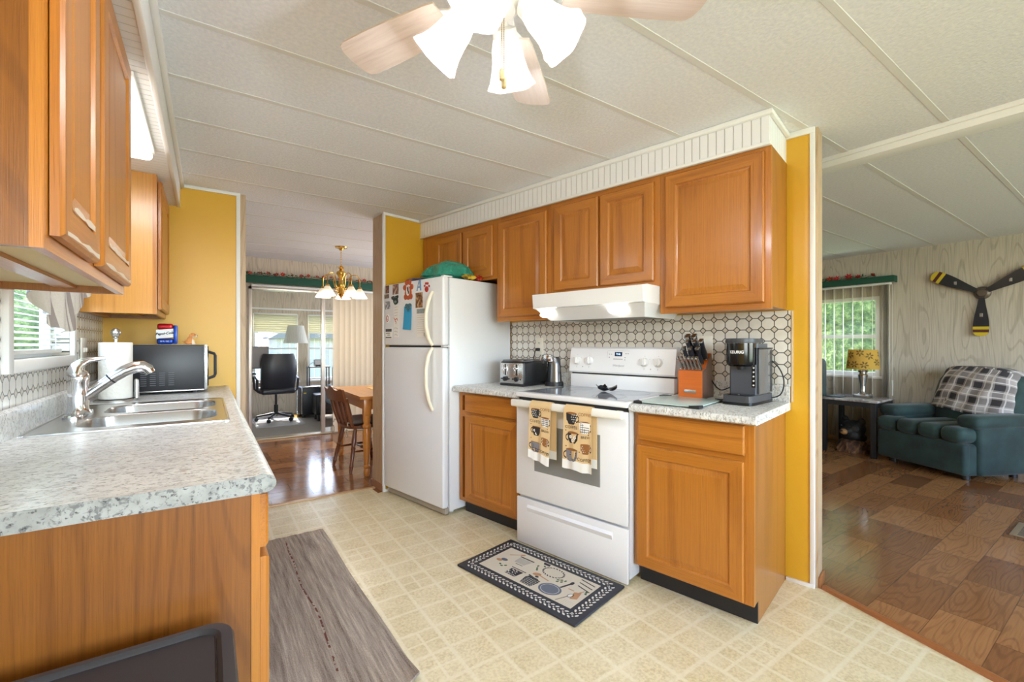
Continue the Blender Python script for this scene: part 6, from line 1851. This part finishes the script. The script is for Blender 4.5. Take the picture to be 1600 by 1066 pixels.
b = MB(); b.lathe([(rb, zs0), (rt_, zs1), (rt_ - .003, zs1), (rb - .003, zs0)], (lx, ly, 0), 40, ring=True)
b.mi = 1; r5 = random.Random(12)
def sh(a, c):
    q = c / (zs1 - zs0); rr_ = rb + (rt_ - rb) * q + .0012; an = PI + R(30) + a / .145
    return (lx + rr_ * math.cos(an), ly + rr_ * math.sin(an), zs0 + c)
for cx0, cz0 in ((-.11, .055), (.03, .15), (.11, .08), (-.16, .16), (.17, .17), (-.02, .05), (-.06, .185), (-.2, .06), (.2, .05)):
    for j in range(6):
        a = 2 * PI * j / 6 + cx0 * 9; L_ = .034
        b.disc(cx0 + L_ * .75 * math.cos(a), min(.21, max(.012, cz0 + L_ * .75 * math.sin(a))), .017, .0085, sh, 8, a)
    b.line([(cx0, cz0), (cx0 + .045, max(.01, cz0 - .04))], .003, sh)
part('lamp_shade', b, [m_ysh, m_ybr], t)
b = MB(); b.cyl((lx, ly, zt_ + .36), (lx, ly, zs1 - .01), .004, 8); b.cyl((lx - rt_ + .003, ly, zs1 - .012), (lx + rt_ - .003, ly, zs1 - .012), .002, 6); part('harp', b, m_brass, t)
b = MB(); b.rbox(5.88, 6.05, 2.06, 2.21, zt_ + .0005, zt_ + .012, .003); solo('notebook', b, m_dgray, 'dark notebook lying on the side table left of the lamp', 'notebook', (5.95, 2.14, zt_ + .0005))

# black bear bust on the floor
bx, by = 6.06, 2.01
t = thing('bear_sculpture', 'carved black bear head sculpture on the floor under the side table', 'sculpture', (bx, by, 0), 'R', R(-20), local=True)
m_bear = simple('bear_black', (26, 24, 24), .55, bump=(90, .5, .008)); m_muz = simple('bear_muzzle_tan', (170, 124, 72), .6)
b = MB()
for c, r_ in (((.02, 0, .255), (.112, .122, .098)), ((.01, 0, .18), (.105, .115, .09)), ((-.07, 0, .225), (.06, .062, .05)), ((.02, .095, .342), (.03, .042, .048)), ((.02, -.095, .342), (.03, .042, .048)), ((.05, 0, .15), (.11, .11, .06))):
    b.ell(c, r_, 24, None, 16)
b = fuse(b, .009, 4); hd = part('head', b, m_bear, t, smooth=80)
b = MB(); b.ell((-.118, 0, .225), (.038, .042, .034), 18); mz = part('muzzle', b, m_muz, t, label='tan muzzle')
b = MB(); b.ell((-.156, 0, .238), (.012, .019, .013), 12, k=8); part('nose', b, m_black, mz)
for s_ in (-1, 1):
    b = MB(); b.ell((-.088, s_ * .05, .282), (.011, .011, .011), 10, k=8); part('eye', b, m_blackg, t)
m = M('carved_log'); p = m.xyz(); nz = m.noise(m.vec(p[0] * 14., p[1] * 14., p[2] * 9. + p[1] * 20.), 1., 4, .6); m.col(m.ramp(nz, [(.35, (34, 22, 16)), (.5, (92, 60, 38)), (.65, (150, 112, 76))])); m.set(roughness=.8); m.bump(nz, .8, .01); m_log = m.m
b = MB(); n0 = 0
b.lathe([(.15, .0015), (.152, .03), (.135, .07), (.12, .11), (.085, .135), (0, .14)], (0, 0, 0), 40, lobe=lambda an, i: 1 + .07 * math.sin(7 * an + i) + .05 * math.sin(13 * an - 2 * i)); b.f.append(tuple(range(40))[::-1]); b.m.append(0); part('log_base', b, m_log, t)

# teal recliner with plaid throw
m = M('teal_velour'); p = m.obj(); m.col(m.mix(m.noise(p, 6, 4).rng(.35, .65), (20, 40, 39), (36, 63, 60))); m.set(roughness=.75); m.b.inputs['Sheen Weight'].default_value = .15; m.bump(m.noise(p, 300, 2), .2, .003); m_teal = m.m
RC_B = (5.64, 1.345, 0); RC_Z = R(244.5)
t = thing('recliner', 'dark teal recliner armchair by the panelled wall, plaid throw over its back', 'armchair', RC_B, 'R', RC_Z, local=True)
# local: front faces -y, +x is the side nearer the camera
b = MB(); b.rbox(-.40, .40, .03, .74, .05, .33, .03, 3); part('base', b, m_teal, t)
b = MB(); b.rbox(-.40, .40, -.005, .075, .055, .335, .03, 3); part('footrest_panel', b, m_teal, t)
b = MB()
for k in range(4):
    x0 = -.40 + k * .2; n0 = len(b.v)
    b.rbox(x0 + .002, x0 + .198, -.03, .60 if 0 < k < 3 else .20, .336, .475, .055, 5)
part('seat_cushion', b, m_teal, t, smooth=70)
for s_ in (-1, 1):
    b = MB(); b.rbox(s_ * .36 - .075, s_ * .36 + .075, .12, .76, .05, .50, .04, 3); part('side', b, m_teal, t)
    b = MB(); b.rbox(s_ * .36 - .095, s_ * .36 + .095, .06, .70, .465, .585, .055, 5); part('arm_pad', b, m_teal, t)
def back_pt(a, c, d=0.):     # a -1..1 across, c 0..1 up ; front surface of the backrest
    w = .37 * (1 - .10 * c ** 4); 
    return (a * w, .50 + .13 * c - .03 * math.sin(PI * c) * (1 - a * a) + .10 * abs(a) ** 3 + .10 * max(0, c - .86) ** 1.0 / .14 * .35 - d, .40 + .60 * c - .10 * abs(a) ** 4 * c - .02 * max(0, c - .86) / .14)
b = MB(); b.slab(lambda u, w: back_pt(u * 2 - 1, w), 20, 20, (0, .11, .0)); part('backrest', b, m_teal, t, smooth=70)
for sx in (-1, 1):
    for y in (.12, .64):
        b = MB(); b.cyl((sx * .32, y, .0015), (sx * .32, y, .055), .03, 12); part('foot', b, m_black, t)
# plaid
m = M('plaid_throw'); at = m.n('ShaderNodeAttribute', attribute_name='sheet'); p = m.xyz(at.outputs['Vector'])
def band(q, n, ph): return ((q * n + ph).fract() - .5).abs()
bu, bv = band(p[0], 4., .1), band(p[1], 4., .3)
du, dv_ = bu.lt(.2), bv.lt(.2); lu = band(p[0], 4., .42).lt(.035).mx(band(p[0], 4., .78).lt(.025)); lv_ = band(p[1], 4., .62).lt(.035).mx(band(p[1], 4., .98).lt(.025))
c = m.mix((du + dv_) * .47, (176, 166, 164), (38, 36, 42)); c = m.mix(lu.mx(lv_) * .75, c, (226, 220, 218)); m.col(c); m.set(roughness=.95); m.bump(m.noise(m.obj(), 300, 2), .4, .004)
b = MB()
def throw(u, w):
    l0 = -.98 + .5 * (1 - min(1, w / .8)); a2 = l0 + (.93 - l0) * u
    if w < .80:
        c = 1.0 - (w / .80) * .78 + .03 * math.sin(u * 5 + 1); q = Vector(back_pt(max(-1, min(1, a2)), min(1., c), .014))
        q.y -= .007 * math.sin(u * 23 + w * 9) + .006 * math.sin(w * 26 + u * 4)
        q.z += .01
    else:
        k = (w - .80) / .20; q = Vector(back_pt(max(-1, min(1, a2)), 1., .014)); q.y += .14 * min(1, k * 1.2); q.z += .012 - .10 * max(0, k - .8)
    if a2 > 1: q.x += (a2 - 1) * .3; q.y += (a2 - 1) * .3
    return q
b.slab(throw, 44, 40, (0, -.003, .004))
solo('plaid_throw', b, m.m, 'black, grey and white plaid throw draped over the recliner back', 'blanket', RC_B, 'R', RC_Z, local=True, smooth=70)
# the other teal chair whose edge shows beside the partition
t = thing('recliner', 'teal armchair whose back edge shows left of the table lamp, before the window', 'armchair', (5.93, 2.79, 0), 'R', R(180), local=True)
b = MB(); b.rbox(-.38, .38, -.3, .42, .05, .42, .06, 4)
part('base', b, m_teal, t)
b = MB(); b.rbox(-.24, .24, -.34, .3, .421, .5, .03, 3); part('seat_cushion', b, m_teal, t)
for s_ in (-1, 1):
    b = MB(); b.rbox(s_ * .36 - .1, s_ * .36 + .1, -.3, .36, .4, .6, .06, 4); part('arm_pad', b, m_teal, t)
b = MB(); b.rbox(-.38, .38, .26, .46, .42, 1.05, .08, 5); part('backrest', b, m_teal, t)
for sx in (-.3, .3):
    for y in (-.24, .36):
        b = MB(); b.cyl((sx, y, .0015), (sx, y, .06), .03, 10); part('foot', b, m_black, t)
# floor register
t = thing('floor_vent', 'beige metal floor register in the wood floor at the right edge', 'vent', (4.40, .50, 0))
b = MB(); b.rbox(4.22, 4.56, .38, .56, .0008, .006, .002); part('frame', b, simple('register_beige', (150, 132, 108), .5), t)
b = MB()
for i in range(11):
    for j in range(3): b.box(4.245 + i * .0275, 4.258 + i * .0275, .40 + j * .048, .432 + j * .048, .0062, .0066)
part('grille_slots', b, m_gap, t)
